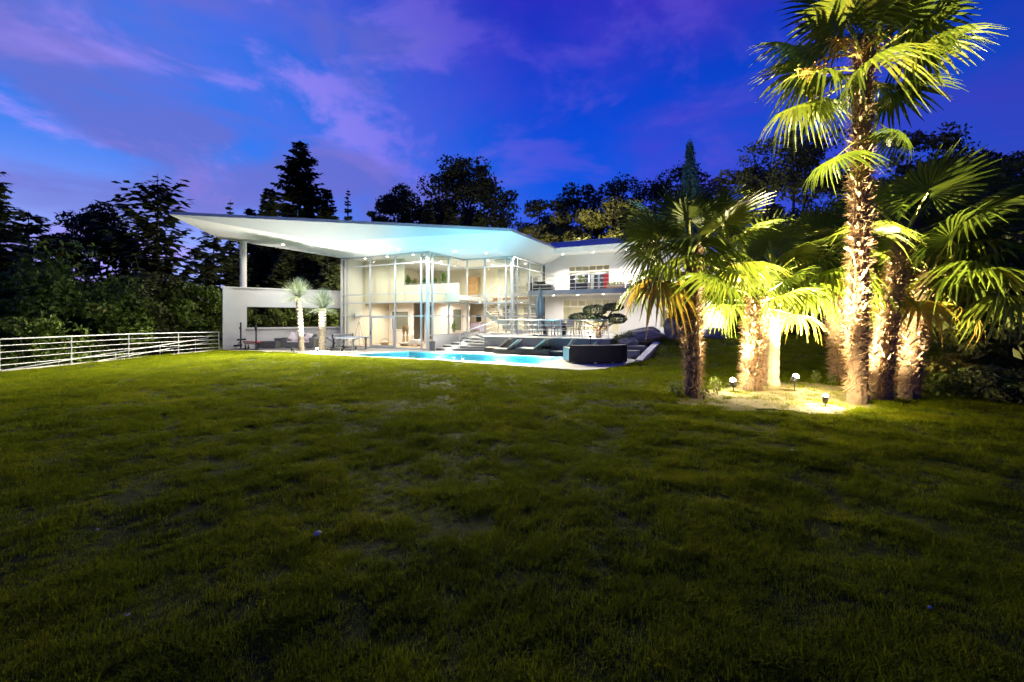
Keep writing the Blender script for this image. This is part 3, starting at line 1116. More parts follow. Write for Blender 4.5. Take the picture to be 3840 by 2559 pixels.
# curved staircase
stc = thing('curved_staircase', 'curved white staircase with wooden treads behind the glass wall', 'staircase', HP(2.3, 5.3, 0.83), -TH)
N = 15
cxs, cys, rad = 0.15, 0.1, 1.05
def sp(k, r):
    a = R(150 + 205 * k / N)
    return Vector((cxs + r * math.cos(a), cys + r * math.sin(a), 2.42 - 2.42 * k / N))
for k in range(N):
    a, b = sp(k, rad - 0.38), sp(k, rad + 0.38)
    a2, b2 = sp(k + 1, rad - 0.38), sp(k + 1, rad + 0.38)
    m = MB()
    zt = a.z
    m.add([(a.x, a.y, zt - 0.05), (b.x, b.y, zt - 0.05), (b2.x, b2.y, zt - 0.05), (a2.x, a2.y, zt - 0.05), (a.x, a.y, zt), (b.x, b.y, zt), (b2.x, b2.y, zt), (a2.x, a2.y, zt)],
          [(0, 3, 2, 1), (4, 5, 6, 7), (0, 1, 5, 4), (1, 2, 6, 5), (2, 3, 7, 6), (3, 0, 4, 7)])
    m.build('tread', M['wood'], stc)
for rr in (rad - 0.42, rad + 0.42):
    m = MB()
    vs, fs = [], []
    for k in range(N + 1):
        p = sp(k, rr)
        for (dr, dz_) in ((-0.025, -0.28), (0.025, -0.28), (0.025, 0.05), (-0.025, 0.05)):
            q = sp(k, rr + dr)
            vs.append((q.x, q.y, p.z + dz_))
    for k in range(N):
        for j in range(4):
            fs.append((k * 4 + j, k * 4 + (j + 1) % 4, (k + 1) * 4 + (j + 1) % 4, (k + 1) * 4 + j))
    m.add(vs, fs)
    m.build('stringer', M['inwhite'], stc, smooth=False)
    for hh in (0.30, 0.52, 0.74, 0.95):
        m = MB()
        m.tube([sp(k * 0.5, rr) + Vector((0, 0, hh)) for k in range(2 * N + 1)], 0.022 if hh > 0.9 else 0.014, 6)
        m.build('handrail' if hh > 0.9 else 'rail', M['whitesteel'], stc, smooth=True)
    for k in range(0, N + 1, 3):
        m = MB()
        p = sp(k, rr)
        m.tube([p, p + Vector((0, 0, 0.95))], 0.014, 6)
        m.build('baluster', M['whitesteel'], stc)
def inner_rail(label, s0, s1, t, z, dirb=False):
    a = HP(s0, t, z)
    r_ = thing('gallery_railing', label, 'railing', a, -TH)
    n = s1 - s0
    for hh in (0.25, 0.45, 0.65, 0.88):
        m = MB()
        m.tube([(0, 0, hh), (n, 0, hh)], 0.02 if hh > 0.8 else 0.013, 6)
        m.build('rail', M['whitesteel'], r_, smooth=True)
    for k in range(3):
        m = MB()
        m.tube([(n * k / 2, 0, 0.0), (n * k / 2, 0, 0.88)], 0.016, 6)
        m.build('post', M['whitesteel'], r_)
inner_rail('white gallery railing in front of the carved wooden cabinet', 0.95, 1.55, 6.66, 3.30)
inner_rail('white gallery railing at the head of the curved staircase', 2.15, 3.45, 6.66, 3.30)

# ---- wing
TW = 9.14
SE = 13.2
def wall_holes(mb, s0, s1, z0, z1, t0, t1, holes):
    xs = sorted(set([s0, s1] + [h[0] for h in holes] + [h[1] for h in holes]))
    zs = sorted(set([z0, z1] + [h[2] for h in holes] + [h[3] for h in holes]))
    for i in range(len(xs) - 1):
        for j in range(len(zs) - 1):
            cx, cz = (xs[i] + xs[i + 1]) / 2, (zs[j] + zs[j + 1]) / 2
            if any(h[0] < cx < h[1] and h[2] < cz < h[3] for h in holes):
                continue
            mb.box(xs[i], xs[i + 1], t0, t1, zs[j], zs[j + 1])
uA, uB = sT(2131, TW), sT(2288, TW)
lA, lB = sT(2108, TW), sT(2288, TW)
lC, lD = sT(2292, TW), sT(2325, TW)
lE, lF = sT(2472, TW), sT(2516, TW)
ZB, ZBT = 3.45, 3.72
wl_ = MB()
wall_holes(wl_, 3.66, SE, ZBT, 6.60, TW, TW + 0.25, [(uA, uB, ZBT + 0.04, 5.62)])
wl_.build('wall', M['render'], villa)
wl_ = MB()
wall_holes(wl_, 3.66, SE, 0.85, ZB, TW, TW + 0.25, [(lA, lB, 0.87, 3.22), (lC, lD, 0.87, 3.22), (lE, lF, 1.2, 3.05)])
wl_.box(SE, SE + 0.2, TW, 13.0, 0.4, 6.6)
wl_.build('wall', M['render'], villa)
def grid_window(s0, s1, z0, z1, npan, nlow, ztr, label=None):
    m = MB()
    w = 0.03
    for (a, b, c, e) in ((s0, s1, z1 - 0.07, z1), (s0, s1, z0, z0 + 0.07), (s0, s0 + 0.07, z0 + 0.07, z1 - 0.07), (s1 - 0.07, s1, z0 + 0.07, z1 - 0.07)):
        m.box(a, b, TW + 0.04, TW + 0.13, c, e)
    wo_ = m.build('window', M['inwhite'], villa)
    m = MB()
    m.box(s0 + 0.07, s1 - 0.07, TW + 0.05, TW + 0.12, ztr - 0.04, ztr + 0.04)
    m.build('transom', M['inwhite'], wo_)
    for k in range(1, npan):
        x = s0 + (s1 - s0) * k / npan
        m = MB()
        m.box(x - w, x + w, TW + 0.055, TW + 0.115, ztr + 0.04, z1 - 0.07)
        m.build('glazing_bar', M['inwhite'], wo_)
    for k in range(1, nlow):
        x = s0 + (s1 - s0) * k / nlow
        m = MB()
        m.box(x - w, x + w, TW + 0.055, TW + 0.115, z0 + 0.07, ztr - 0.04)
        m.build('glazing_bar', M['inwhite'], wo_)
    for k in range(npan):
        m = MB()
        m.box(s0 + (s1 - s0) * k / npan + 0.03, s0 + (s1 - s0) * (k + 1) / npan - 0.03, TW + 0.08, TW + 0.09, ztr + 0.03, z1 - 0.06)
        m.build('pane', M['glass'], wo_)
    for k in range(nlow):
        m = MB()
        m.box(s0 + (s1 - s0) * k / nlow + 0.03, s0 + (s1 - s0) * (k + 1) / nlow - 0.03, TW + 0.08, TW + 0.09, z0 + 0.06, ztr - 0.03)
        m.build('pane', M['glass'], wo_)
grid_window(uA, uB, ZBT + 0.04, 5.62, 6, 2, 5.20)
grid_window(lA, lB, 0.87, 3.22, 6, 2, 2.70)
grid_window(lC, lD, 0.87, 3.22, 3, 1, 2.70)
grid_window(lE, lF, 1.2, 3.05, 2, 1, 2.45)
# rooms behind
rm = MB()
rm.box(3.66, SE, 12.9, 13.0, 0.86, 6.55)
rm.box(3.62, 3.70, TW + 0.26, 12.88, 0.86, 6.55)
rm.build('inner_wall', M['cream'], villa)
rm = MB()
rm.box(3.72, SE - 0.01, TW + 0.26, 12.88, 0.80, 0.86)
rm.box(3.72, SE - 0.01, TW + 0.26, 12.88, 3.46, 3.71)
rm.box(3.72, SE - 0.01, TW + 0.26, 12.88, 6.40, 6.52)
rm.build('floor_slab', M['inwhite'], villa)
rm = MB()
rm.box(lD + 0.35, lD + 0.45, TW + 0.26, 12.88, 0.87, 3.45)
rm.box(uB + 0.5, uB + 0.6, TW + 0.26, 12.88, 3.72, 6.39)
rm.build('inner_wall', M['cream'], villa)
# balcony
bs = MB()
bs.box(3.66, SE, 6.33, 9.13, ZB, ZBT - 0.03)
bso = bs.build('balcony', M['soffit'], villa)
bb = MB()
bb.box(3.64, SE + 0.01, 6.27, 6.325, ZB - 0.02, ZBT + 0.01)
bb.build('balcony_band', M['band'], bso)
bt = MB()
bt.box(3.66, SE, 6.33, 9.13, ZBT - 0.028, ZBT)
bt.build('balcony_floor', M['stone_tread'], bso)
# eave and roof of the wing
ev = MB()
EZ = 6.28
ev.add([(4.35, 7.12, EZ), (SE + 0.6, 7.12, EZ), (SE + 0.6, 9.13, EZ + 0.12), (3.9, 9.13, EZ + 0.12)], [(0, 1, 2, 3)])
evo = ev.build('wing_eave', M['soffit'], villa)
ef = MB()
ef.add([(4.35, 7.115, EZ), (SE + 0.6, 7.115, EZ), (SE + 0.6, 6.60, EZ + 0.27), (4.25, 6.60, EZ + 0.27), (SE + 0.6, 13.2, EZ + 0.33), (4.0, 13.2, EZ + 0.33)], [(0, 3, 2, 1), (3, 5, 4, 2)])
ef.build('eave_fascia', M['zinc'], evo)
ub = MB()
ub.box(sT(2062, 8.6), sT(2312, 8.6), 8.6, 12.6, EZ + 0.30, 7.22)
ubo = ub.build('roof_upstand', M['render'], villa)
ut = MB()
ut.box(sT(2062, 8.6) - 0.08, sT(2312, 8.6) + 0.10, 8.50, 12.7, 7.223, 7.29)
ut.build('upstand_capping', M['zinc'], ubo)

# balcony railing
bz = lambda x, y: ZBT
b0, b1 = HP(3.72, 6.40), HP(SE - 0.1, 6.40)
bp_ = []
for u in (1997, 2075, 2158, 2246, 2338, 2433, 2532, 2640):
    s_ = sT(u, 6.40)
    if 3.6 < s_ < SE:
        q = HP(s_, 6.40)
        bp_.append((q.x, q.y))
railing('balcony_railing', 'steel railing with four bars along the upper balcony', [bp_[0], (b1.x, b1.y)], bp_, bz, [0.95, 0.68, 0.42, 0.16])

# ---- lamps the house shows
WARM = (1.0, 0.91, 0.75)
SOFT = (1.0, 0.92, 0.80)
def downlight(s, t, z, watts, cone=140, color=WARM, r=0.06, blend=0.9, z_off=0.06, tilt=None):
    m = MB()
    m.lathe([(r, z - 0.012), (r, z - 0.003)], 14, s, t)
    d = m.build('downlight', M['lampglow'], villa)
    p = HP(s, t, z - z_off)
    tg = p + Vector((0, 0, -1)) if tilt is None else Vector(tilt)
    lamp('downlight_lamp', 'SPOT', p, watts, color, tg, 0.05, cone, blend)
def soff_z(x, y):
    return ZS if x > -9.9 else ZS + 0.1234 * (-9.9 - x)
for (u, v) in ((1062, 917), (1204, 922), (1361, 930), (1496, 936), (1706, 944), (1823, 949)):
    y = (ZS - CAM_Z) * F / (HZ - v)
    p = Vector((kx(u) * y, y))
    if p.x < -9.9:                       # on the tilted part: refine
        for _ in range(8):
            y = (soff_z(kx(u) * y, y) - CAM_Z) * F / (HZ - v)
        p = Vector((kx(u) * y, y))
    s, t = toH(p.x, p.y)
    downlight(s, t, soff_z(p.x, p.y) - 0.02, 13000, 80, (1.0, 0.92, 0.62), 0.07, 0.85, tilt=HP(s + (3.2 if u > 1600 else 0.9), t - 5.4, 0.1))
    lamp('downlight_lamp', 'SPOT', HP(s, t, soff_z(p.x, p.y) - 0.15), 330, SOFT, HP(s, t, 0), 0.05, 172, 0.3)
for u in (2111, 2225, 2347, 2470):
    downlight(sT(u, 7.9), 7.9, EZ + 0.03, 800, 150, SOFT, 0.06, 0.5, tilt=HP(sT(u, 7.9), 7.0, 3.0))
for u in (2076, 2167, 2262, 2430, 2540):
    downlight(sT(u, 7.5), 7.5, ZB - 0.002, 230, 170, SOFT, 0.06)
for (s, t, w) in ((-5.5, 0.5, 75), (-3.6, 0.5, 75), (-1.6, 0.6, 75), (-2.0, 4.0, 210), (-0.6, 3.0, 170), (1.2, 5.0, 190), (2.6, 4.8, 190), (2.8, 7.6, 170), (0.3, 7.2, 190), (-2.6, 6.6, 210)):
    downlight(s, t, ZS - 0.01, w * 1.4, 165, WARM, 0.06)
PINKL = (1.0, 0.86, 0.74)
for (s, t, w) in ((-5.6, 2.8, 120), (-3.6, 3.0, 120), (-2.4, 4.6, 110), (-0.9, 3.2, 110), (0.2, 5.6, 110), (-0.4, 8.0, 90), (2.4, 7.8, 90), (1.2, 7.8, 90)):
    downlight(s, t, 3.02, w * 2.8, 165, PINKL, 0.05)
for (s, t, z, w) in ((5.0, 10.6, 3.455, 130), (6.4, 10.6, 3.455, 130), (7.3, 11.2, 3.455, 100), (5.4, 10.4, 6.39, 110), (6.9, 10.4, 6.39, 110), (11.4, 10.6, 3.455, 60)):
    downlight(s, t, z, w * 2.2, 165, WARM, 0.06)

# unseen lamps added at the rear and side, aimed outward to light trees
for (s_, t_, z_, w_, tg) in ((6.0, 13.45, 6.35, 2600, HP(6.5, 19.0, 7.6)), (11.0, 13.45, 6.35, 2600, HP(12.0, 19.0, 7.6)), (0.5, 9.75, 6.2, 2600, HP(0.5, 19.0, 9.0)), (-7.3, 5.2, 5.6, 5500, Vector((-17.5, 36.5, 4.6)))):
    m = MB()
    m.lathe([(0.07, z_ - 0.012), (0.07, z_ + 0.05)], 14, s_, t_)
    m.build('downlight', M['lampglow'], villa)
    lamp('downlight_lamp', 'SPOT', HP(s_, t_ + (0.12 if t_ > 6 else 0), z_ - 0.1) + (Vector((-0.12, 0, 0)) if t_ < 6 else Vector((0, 0, 0))), w_, WARM, tg, 0.05, 150, 0.5)
# ------------------------------------------------------------------ vegetation
def tri_mesh(name, verts, faces, mats, midx=None, smooth=False):
    me = bpy.data.meshes.new(name)
    me.from_pydata(verts if isinstance(verts, list) else verts.tolist(), [], faces if isinstance(faces, list) else faces.tolist())
    for m in (mats if isinstance(mats, (list, tuple)) else [mats]):
        me.materials.append(m)
    if midx is not None:
        me.polygons.foreach_set('material_index', midx)
    return me
def rand_unit(rg, n):
    v = rg.normal(size=(n, 3))
    return v / np.linalg.norm(v, axis=1)[:, None]
def leaf_cloud(rg, centers, radii, per, size, flat=0.0, aspect=0.55, up=0.25):
    """rhombic leaves scattered through ellipsoidal clumps (denser to the outside)"""
    V = []
    for c, r in zip(centers, radii):
        n = int(per)
        d = rand_unit(rg, n)
        rad = np.cbrt(rg.uniform(0.25, 1.0, n)) * rg.uniform(0.85, 1.18, n)
        p = np.asarray(c) + d * rad[:, None] * np.asarray(r)
        nrm = rand_unit(rg, n) * 0.9 + d * 0.7
        nrm[:, 2] += up
        nrm /= np.linalg.norm(nrm, axis=1)[:, None]
        t = np.cross(nrm, rand_unit(rg, n))
        t /= np.linalg.norm(t, axis=1)[:, None] + 1e-9
        b = np.cross(nrm, t)
        s = size * rg.uniform(0.6, 1.35, n)[:, None]
        q = np.stack([p - t * s * 0.5, p + b * s * aspect * 0.5 + nrm * s * 0.08, p + t * s * 0.5, p - b * s * aspect * 0.5 + nrm * s * 0.08], 1)
        V.append(q.reshape(-1, 3))
    V = np.concatenate(V)
    Fq = np.arange(len(V)).reshape(-1, 4)
    return V, Fq
def limb(mb, a, b, r0, r1, rng, n=5, wob=0.12, sides=7):
    a, b = Vector(a), Vector(b)
    l = (b - a).length
    pts, rs = [], []
    for i in range(n + 1):
        f = i / n
        w = Vector((rng.uniform(-1, 1), rng.uniform(-1, 1), rng.uniform(-0.4, 0.4))) * wob * l * (0 if i in (0, n) else 0.5)
        pts.append(a.lerp(b, f) + w)
        rs.append(r0 + (r1 - r0) * f)
    mb.tube(pts, rs, sides)
def broadleaf(name, label, x, y, z0, ztop, rx, seed, leaf, nclump=55, per=150, size=0.32, crown_low=0.28, cat='tree', group=None, trunk_r=None, mt=None, squash=1.0):
    rng = random.Random(seed)
    rg = np.random.default_rng(seed)
    H = ztop - z0
    t = thing(name, label, cat, (x, y, z0), rng.uniform(0, 6.28), group)
    zc = H * (crown_low + 1) / 2
    rz = H * (1 - crown_low) / 2
    cs, rs = [], []
    for i in range(nclump):
        d = rand_unit(rg, 1)[0]
        f = rg.uniform(0.35, 0.92) ** 0.6
        c = np.array([d[0] * rx * f, d[1] * rx * f * squash, zc + d[2] * rz * f])
        if d[2] < -0.3:
            c[:2] *= 0.8
        k = rg.uniform(0.16, 0.30) * rx
        cs.append(c)
        rs.append((k * rg.uniform(0.9, 1.4), k * rg.uniform(0.9, 1.4), k * rg.uniform(0.55, 0.9)))
    V, Fq = leaf_cloud(rg, cs, rs, per, size)
    V[:, 2] = np.minimum(V[:, 2], H * 1.02)
    obj('crown', tri_mesh('crown', V, Fq, leaf), t)
    mb = MB()
    tr = trunk_r or max(0.10, H * 0.022)
    limb(mb, (0, 0, -0.2), (rng.uniform(-.2, .2), rng.uniform(-.2, .2), H * (crown_low + 0.12)), tr * 1.25, tr * 0.8, rng, 5, 0.05, 9)
    for i in rng.sample(range(nclump), min(9, nclump)):
        limb(mb, (0, 0, H * (crown_low + 0.05)), cs[i], tr * 0.55, tr * 0.12, rng, 4, 0.10, 5)
    mb.build('trunk', mt or M['bark'], t, smooth=True)
    return t
def conifer(name, label, x, y, z0, ztop, rx, seed, leaf, sweep=-0.15, whorls=34, per=6, dens=11, spray=0.55, low=0.05, shape=0.85, tip=0.0, group=None, ragged=0.25):
    rng = random.Random(seed)
    H = ztop - z0
    t = thing(name, label, 'tree', (x, y, z0), rng.uniform(0, 6.28), group)
    V, Fq = [], []
    br = MB()
    whorls = int(whorls * 1.35)
    for w in range(whorls):
        f = low + (1 - low) * (w + rng.uniform(-.3, .3)) / whorls
        f = min(0.985, max(low, f))
        Lb = rx * ((1 - f) ** shape + 0.03)
        for k in range(per):
            if rng.random() < 0.06:
                continue
            a = rng.uniform(0, 2 * PI)
            ll = Lb * (1 - ragged * rng.random() * 1.3 + ragged * 0.5 * rng.random())
            sw = sweep + rng.uniform(-0.12, 0.12)
            d = Vector((math.cos(a), math.sin(a), 0))
            side = Vector((-d.y, d.x, 0))
            p0 = Vector((0, 0, f * H))
            nseg = max(3, int(dens * ll / rx + 2.5))
            prev = p0
            pts = [p0]
            for i in range(1, nseg + 1):
                g = i / nseg
                p = p0 + d * ll * g + Vector((0, 0, sw * ll * g + 0.10 * ll * g * g))
                pts.append(p)
                for sgn in (-1, 1, 0, rng.choice((-1, 1))):
                    sl = 1.12 * spray * (0.55 + 0.6 * rng.random()) * (1.15 - 0.55 * g) * (0.45 + 0.55 * min(1, ll / (0.4 * rx)))
                    an = sgn * rng.uniform(0.5, 1.1)
                    dd = (d * math.cos(an) + side * math.sin(an) + Vector((0, 0, rng.uniform(-0.45, 0.25)))).normalized()
                    ww = dd.cross(Vector((rng.uniform(-.5, .5), rng.uniform(-.5, .5), 1))).normalized() * sl * 0.30
                    n0 = len(V)
                    V.extend([tuple(p - dd * sl * 0.15), tuple(p + dd * sl * 0.45 + ww), tuple(p + dd * sl * 1.0 + Vector((0, 0, -0.10 * sl))), tuple(p + dd * sl * 0.45 - ww)])
                    Fq.append((n0, n0 + 1, n0 + 2, n0 + 3))
                prev = p
            if w % 2 == 0 and k < 4:
                br.tube([pts[0], pts[len(pts) // 2], pts[-1]], [0.03 + 0.012 * ll, 0.02, 0.006], 4)
    obj('crown', tri_mesh('crown', V, Fq, leaf), t)
    br.tube([(0, 0, -0.3), (0.05, 0, H * 0.5), (0, 0.03, H * (1.0 + tip))], [0.015 * H + 0.05, 0.009 * H + 0.03, 0.012], 8)
    br.build('trunk', M['bark'], t)
    return t
def zt(v, y):
    return CAM_Z + (HZ - v) * y / F
def tx(u, y):
    return kx(u) * y

# conifers and broad trees beyond the fence on the left
def gzz(x, y):
    return gz(x, y) - 0.1
def con(label, u, y, v, rx, seed, leaf='spruce', name='conifer_tree', **k):
    x = tx(u, y)
    return conifer(name, label, x, y, gzz(x, y), zt(v, y), rx, seed, M[leaf], **k)
def brd(label, u, y, v, rx, seed, leaf='oakleaf', name='oak_tree', **k):
    x = tx(u, y)
    return broadleaf(name, label, x, y, gzz(x, y), zt(v, y), rx, seed, M[leaf], **k)
con('tall ragged dark spruce at the far end of the white garden fence', -70, 20, 500, 3.0, 11, sweep=-0.05, whorls=40, per=7, ragged=0.5)
con('wide low cedar with one long limb pointing up beside the round green tree', 110, 26, 790, 5.2, 12, name='cedar_tree', sweep=0.12, whorls=26, per=7, shape=0.6, ragged=0.5, spray=0.7)
brd('dense egg-shaped dark evergreen between two ragged cedars', 365, 31, 745, 3.0, 13, nclump=120, crown_low=0.02, per=190, size=0.30, name='evergreen_tree')
con('ragged cedar with long upswept limbs and a bare tip left of the roof', 590, 30, 690, 5.4, 14, name='cedar_tree', sweep=0.62, whorls=20, per=6, shape=0.55, ragged=0.75, spray=0.85, tip=0.05)
con('smaller ragged cedar with open limbs under the tip of the roof', 800, 33, 860, 4.0, 15, name='cedar_tree', sweep=0.35, whorls=20, per=6, shape=0.6, ragged=0.6, spray=0.75)
brd('round leafy green tree faintly lit behind the white garden fence', 235, 21.5, 925, 3.5, 16, 'leafgreen', 'leafy_tree', nclump=80, crown_low=0.02, per=190, size=0.24)
brd('low dark bush filling the gap under the leafy tree by the fence', 60, 18.5, 1130, 2.2, 17, 'leafgreen', 'bush', nclump=40, crown_low=0.0, per=140, size=0.2, cat='bush')
brd('dark bushy tree behind the middle of the white garden fence', 540, 25.5, 1010, 3.0, 18, 'oakleaf', 'leafy_tree', nclump=60, crown_low=0.02, per=160, size=0.26)
brd('dim green tree standing against the end of the white loggia wall', 730, 27.5, 1000, 2.4, 19, 'leafgreen', 'leafy_tree', nclump=50, crown_low=0.02, per=150, size=0.24)
con('slim spruce with a thin bare tip rising behind the left of the roof', 862, 42, 745, 1.6, 20, sweep=0.1, whorls=26, per=5, ragged=0.6)
# behind the loggia
for i, (u, y, v, rx) in enumerate(((905, 37, 935, 2.0), (985, 39, 905, 2.3), (1075, 37, 950, 2.1), (1160, 38, 925, 2.2), (1245, 36, 985, 1.8))):
    con(['feathery cypress hedge tree showing just right of the white column', 'tallest feathery cypress hedge tree seen through the open loggia', 'low feathery cypress hedge tree above the taller yucca', 'feathery cypress hedge tree above the shorter yucca', 'feathery cypress hedge tree against the white end post'][i],
        u, y, v, rx, 30 + i, 'spruce_light', 'hedge_cypress', sweep=0.25, whorls=30, per=8, spray=0.7, shape=0.55, group='cypress hedge behind the loggia')
for i, (u, y, v, rx) in enumerate(((960, 31.0, 1115, 1.25), (1050, 32.2, 1112, 1.35), (1140, 33.2, 1120, 1.35), (1225, 34.0, 1125, 1.3))):
    brd(['bright green shrub behind the left end of the loggia window', 'bright green shrub behind the loggia window above the grey sofa', 'green shrub behind the loggia window between the two yucca trunks', 'green shrub behind the right end of the loggia window'][i],
        u, y, v, rx, 40 + i, 'shrub', 'shrub', nclump=30, crown_low=0.12, per=150, size=0.17, cat='shrub', group='shrubs behind the loggia window')
# above the roof
con('very tall dark cedar rising above the middle of the white roof', 1125, 50, 530, 6.2, 50, sweep=0.05, whorls=46, per=9, shape=0.62, spray=0.9, ragged=0.35, dens=13)
con('olive green cypress in front of the very tall dark cedar', 1010, 43, 705, 2.3, 51, 'spruce_light', sweep=0.35, whorls=34, per=8, spray=0.8, shape=0.6)
con('pointed dark conifer leaning on the right flank of the tall cedar', 1228, 46, 705, 2.4, 52, sweep=0.2, whorls=34, per=8, spray=0.75, shape=0.7)
con('thin pointed little spruce standing alone above the roof', 1305, 46, 705, 1.25, 53, sweep=0.1, whorls=30, per=5, spray=0.45)
con('dark cypress at the left foot of the tall cedar', 940, 44, 775, 2.0, 54, sweep=0.35, whorls=28, per=7, spray=0.8, shape=0.6)
brd('broad black oak standing above the centre of the roof', 1755, 51, 590, 5.9, 55, nclump=110, crown_low=0.30, per=170, size=0.42)
brd('smaller black oak joined to the left of the broad oak', 1500, 50, 690, 3.7, 56, nclump=60, crown_low=0.25, per=150, size=0.40)
brd('low black oak between the thin spruce and the oaks', 1400, 52, 780, 2.2, 57, nclump=30, crown_low=0.2, per=120, size=0.40)
for i, (u, v) in enumerate(((1520, 760), (1605, 745), (1700, 790), (1790, 800))):
    con(['olive cypress tip above the roof in front of the smaller oak', 'olive cypress tip between the smaller and the broad oak', 'short olive cypress tip below the broad oak', 'shortest olive cypress tip under the right of the broad oak'][i], u, 43, v, 1.5, 58 + i, 'spruce_light', 'cypress_tree', sweep=0.45, whorls=24, per=6, spray=0.7, shape=0.6, group='cypress tips above the roof')
# the wooded slope behind the wing
for i, (u, y, v, rx, lf) in enumerate(((2045, 46, 725, 3.4, 'oakleaf'), (2160, 48, 668, 4.0, 'oakleaf'), (2290, 50, 655, 4.2, 'oakleaf'), (2440, 52, 612, 4.8, 'oakleaf'), (2560, 54, 600, 4.2, 'oakleaf'), (2680, 50, 625, 3.6, 'oakleaf'),
                                       (2070, 41, 800, 3.2, 'holly'), (2210, 40, 760, 3.4, 'holly'), (2340, 40, 730, 3.4, 'holly'), (2460, 41, 760, 3.0, 'holly'), (2140, 38, 860, 2.6, 'holly'), (2400, 37, 850, 2.6, 'holly'))):
    brd(['dark oak next to the broad oak above the villa', 'dark oak with a notched crown behind the wing roof', 'dark oak in the middle of the wooded slope', 'dark oak left of the blue cypress', 'dark oak directly behind the blue cypress', 'dark oak right of the blue cypress',
         'olive evergreen oak just above the sloping right roof edge', 'olive evergreen oak above the roof upstand', 'yellow-lit evergreen oak in the middle of the wooded slope', 'olive evergreen oak beside the crown of the front fan palm', 'low olive evergreen oak touching the wing roof', 'low evergreen oak between the roof upstand and the palm'][i],
        u, y, v, rx, 70 + i, lf, 'oak_tree' if lf == 'oakleaf' else 'evergreen_oak', nclump=60, crown_low=0.12, per=160, size=0.34, group='trees on the wooded slope')
def cypress(name, label, x, y, z0, ztop, rx, seed, leaf, group=None):
    rg = np.random.default_rng(seed)
    H = ztop - z0
    t = thing(name, label, 'tree', (x, y, z0), 0, group)
    cs, rs = [], []
    for i in range(150):
        f = rg.uniform(0.02, 0.985)
        r = rx * min(1.0, 0.55 + f * 1.5) * min(1.0, (1 - f) * 2.6 + 0.04)
        a = rg.uniform(0, 2 * PI)
        cs.append((r * 0.75 * math.cos(a), r * 0.75 * math.sin(a), f * H))
        rs.append((0.14 * rx + 0.12 * r, 0.14 * rx + 0.12 * r, 0.7 * rx))
    V, Fq = leaf_cloud(rg, cs, rs, 60, 0.26 * max(0.6, rx), aspect=0.35)
    obj('crown', tri_mesh('crown', V, Fq, leaf), t)
    mb = MB()
    mb.tube([(0, 0, -0.2), (0, 0, H * 0.9)], [0.16 * rx + 0.05, 0.02], 7)
    mb.build('trunk', M['bark'], t)
    return t
x, y = tx(2587, 44), 44
cypress('blue_cypress', 'narrow pointed blue-green cypress rising above the wooded slope', x, y, gzz(x, y), zt(535, 44), 1.35, 90, M['cypress'])
x, y = tx(2545, 23.5), 23.5
cypress('columnar_cypress', 'small green columnar cypress beside the tilted grey rock', x, y, gzz(x, y), zt(1115, 23.5), 0.62, 91, M['shrub'])
# black trees behind the palms
for i, (u, y, v, rx) in enumerate(((2960, 36, 445, 4.6), (2800, 38, 600, 3.6), (3150, 40, 640, 4.6), (3470, 34, 462, 4.4), (3720, 33, 535, 3.8), (3300, 36, 610, 3.6), (3900, 28, 545, 3.8))):
    brd(['tallest black oak behind the trunk of the tall palm', 'lower black oak left of the tallest one behind the palms', 'black oak hidden behind the tall palm trunk', 'broad black oak above the right-hand palm crowns', 'black oak to the right of the broad one above the palms', 'black oak between the tall palm and the broad oak', 'black oak on the right-hand edge of the garden'][i],
        u, y, v, rx, 100 + i, 'oakleaf', 'oak_tree', nclump=75, crown_low=0.12, per=160, size=0.30, group='black trees behind the palms')
for i, (u, y, v, rx) in enumerate(((2720, 30, 1010, 2.4), (2850, 31, 950, 2.8), (3000, 31, 930, 2.8), (3150, 30, 960, 2.8), (3330, 27, 900, 3.0), (3520, 22, 860, 3.0), (3640, 15.5, 900, 2.4), (3790, 12.0, 840, 2.1), (3900, 9.5, 1000, 1.8))):
    brd(['dark hedge bush at the house end of the far lawn', 'dark hedge bush behind the pale palm trunk', 'dark hedge bush behind the brighter garden spotlight', 'dark hedge bush behind the tall palm', 'dark hedge bush behind the leaning palm', 'tall dark hedge bush beyond the fan leaf on the right', 'dark bush behind the autumn shrub', 'dark bush beside the autumn shrub', 'dark bush at the right end of the lawn'][i],
        u, y, v, rx, 120 + i, 'oakleaf', 'hedge_bush', nclump=60, crown_low=0.0, per=150, size=0.22, cat='bush', group='dark hedge round the lawn')
for i, (u, y, v, rx, lf) in enumerate(((3500, 9.6, 1340, 0.75, 'autumn'), (3640, 10.0, 1330, 0.85, 'autumn'), (3570, 8.9, 1400, 0.65, 'shrub'), (3700, 8.6, 1385, 0.75, 'shrub'), (3800, 8.0, 1370, 0.8, 'oakleaf'))):
    x = tx(u, y)
    broadleaf('garden_shrub', ['red-tinged autumn shrub beside the leaning palm trunk', 'taller red-tinged autumn shrub with twigs against the dark bush', 'low yellow-green shrub at the foot of the leaning palm', 'yellow-green shrub between the autumn shrub and the dark bush', 'dark thin shrub at the right end of the palm bed'][i],
              x, y, gz(x, y), zt(v, y), rx, 140 + i, M[lf], nclump=34, per=110, size=0.085, crown_low=0.02, cat='shrub', group='shrubs beside the palms', trunk_r=0.02)

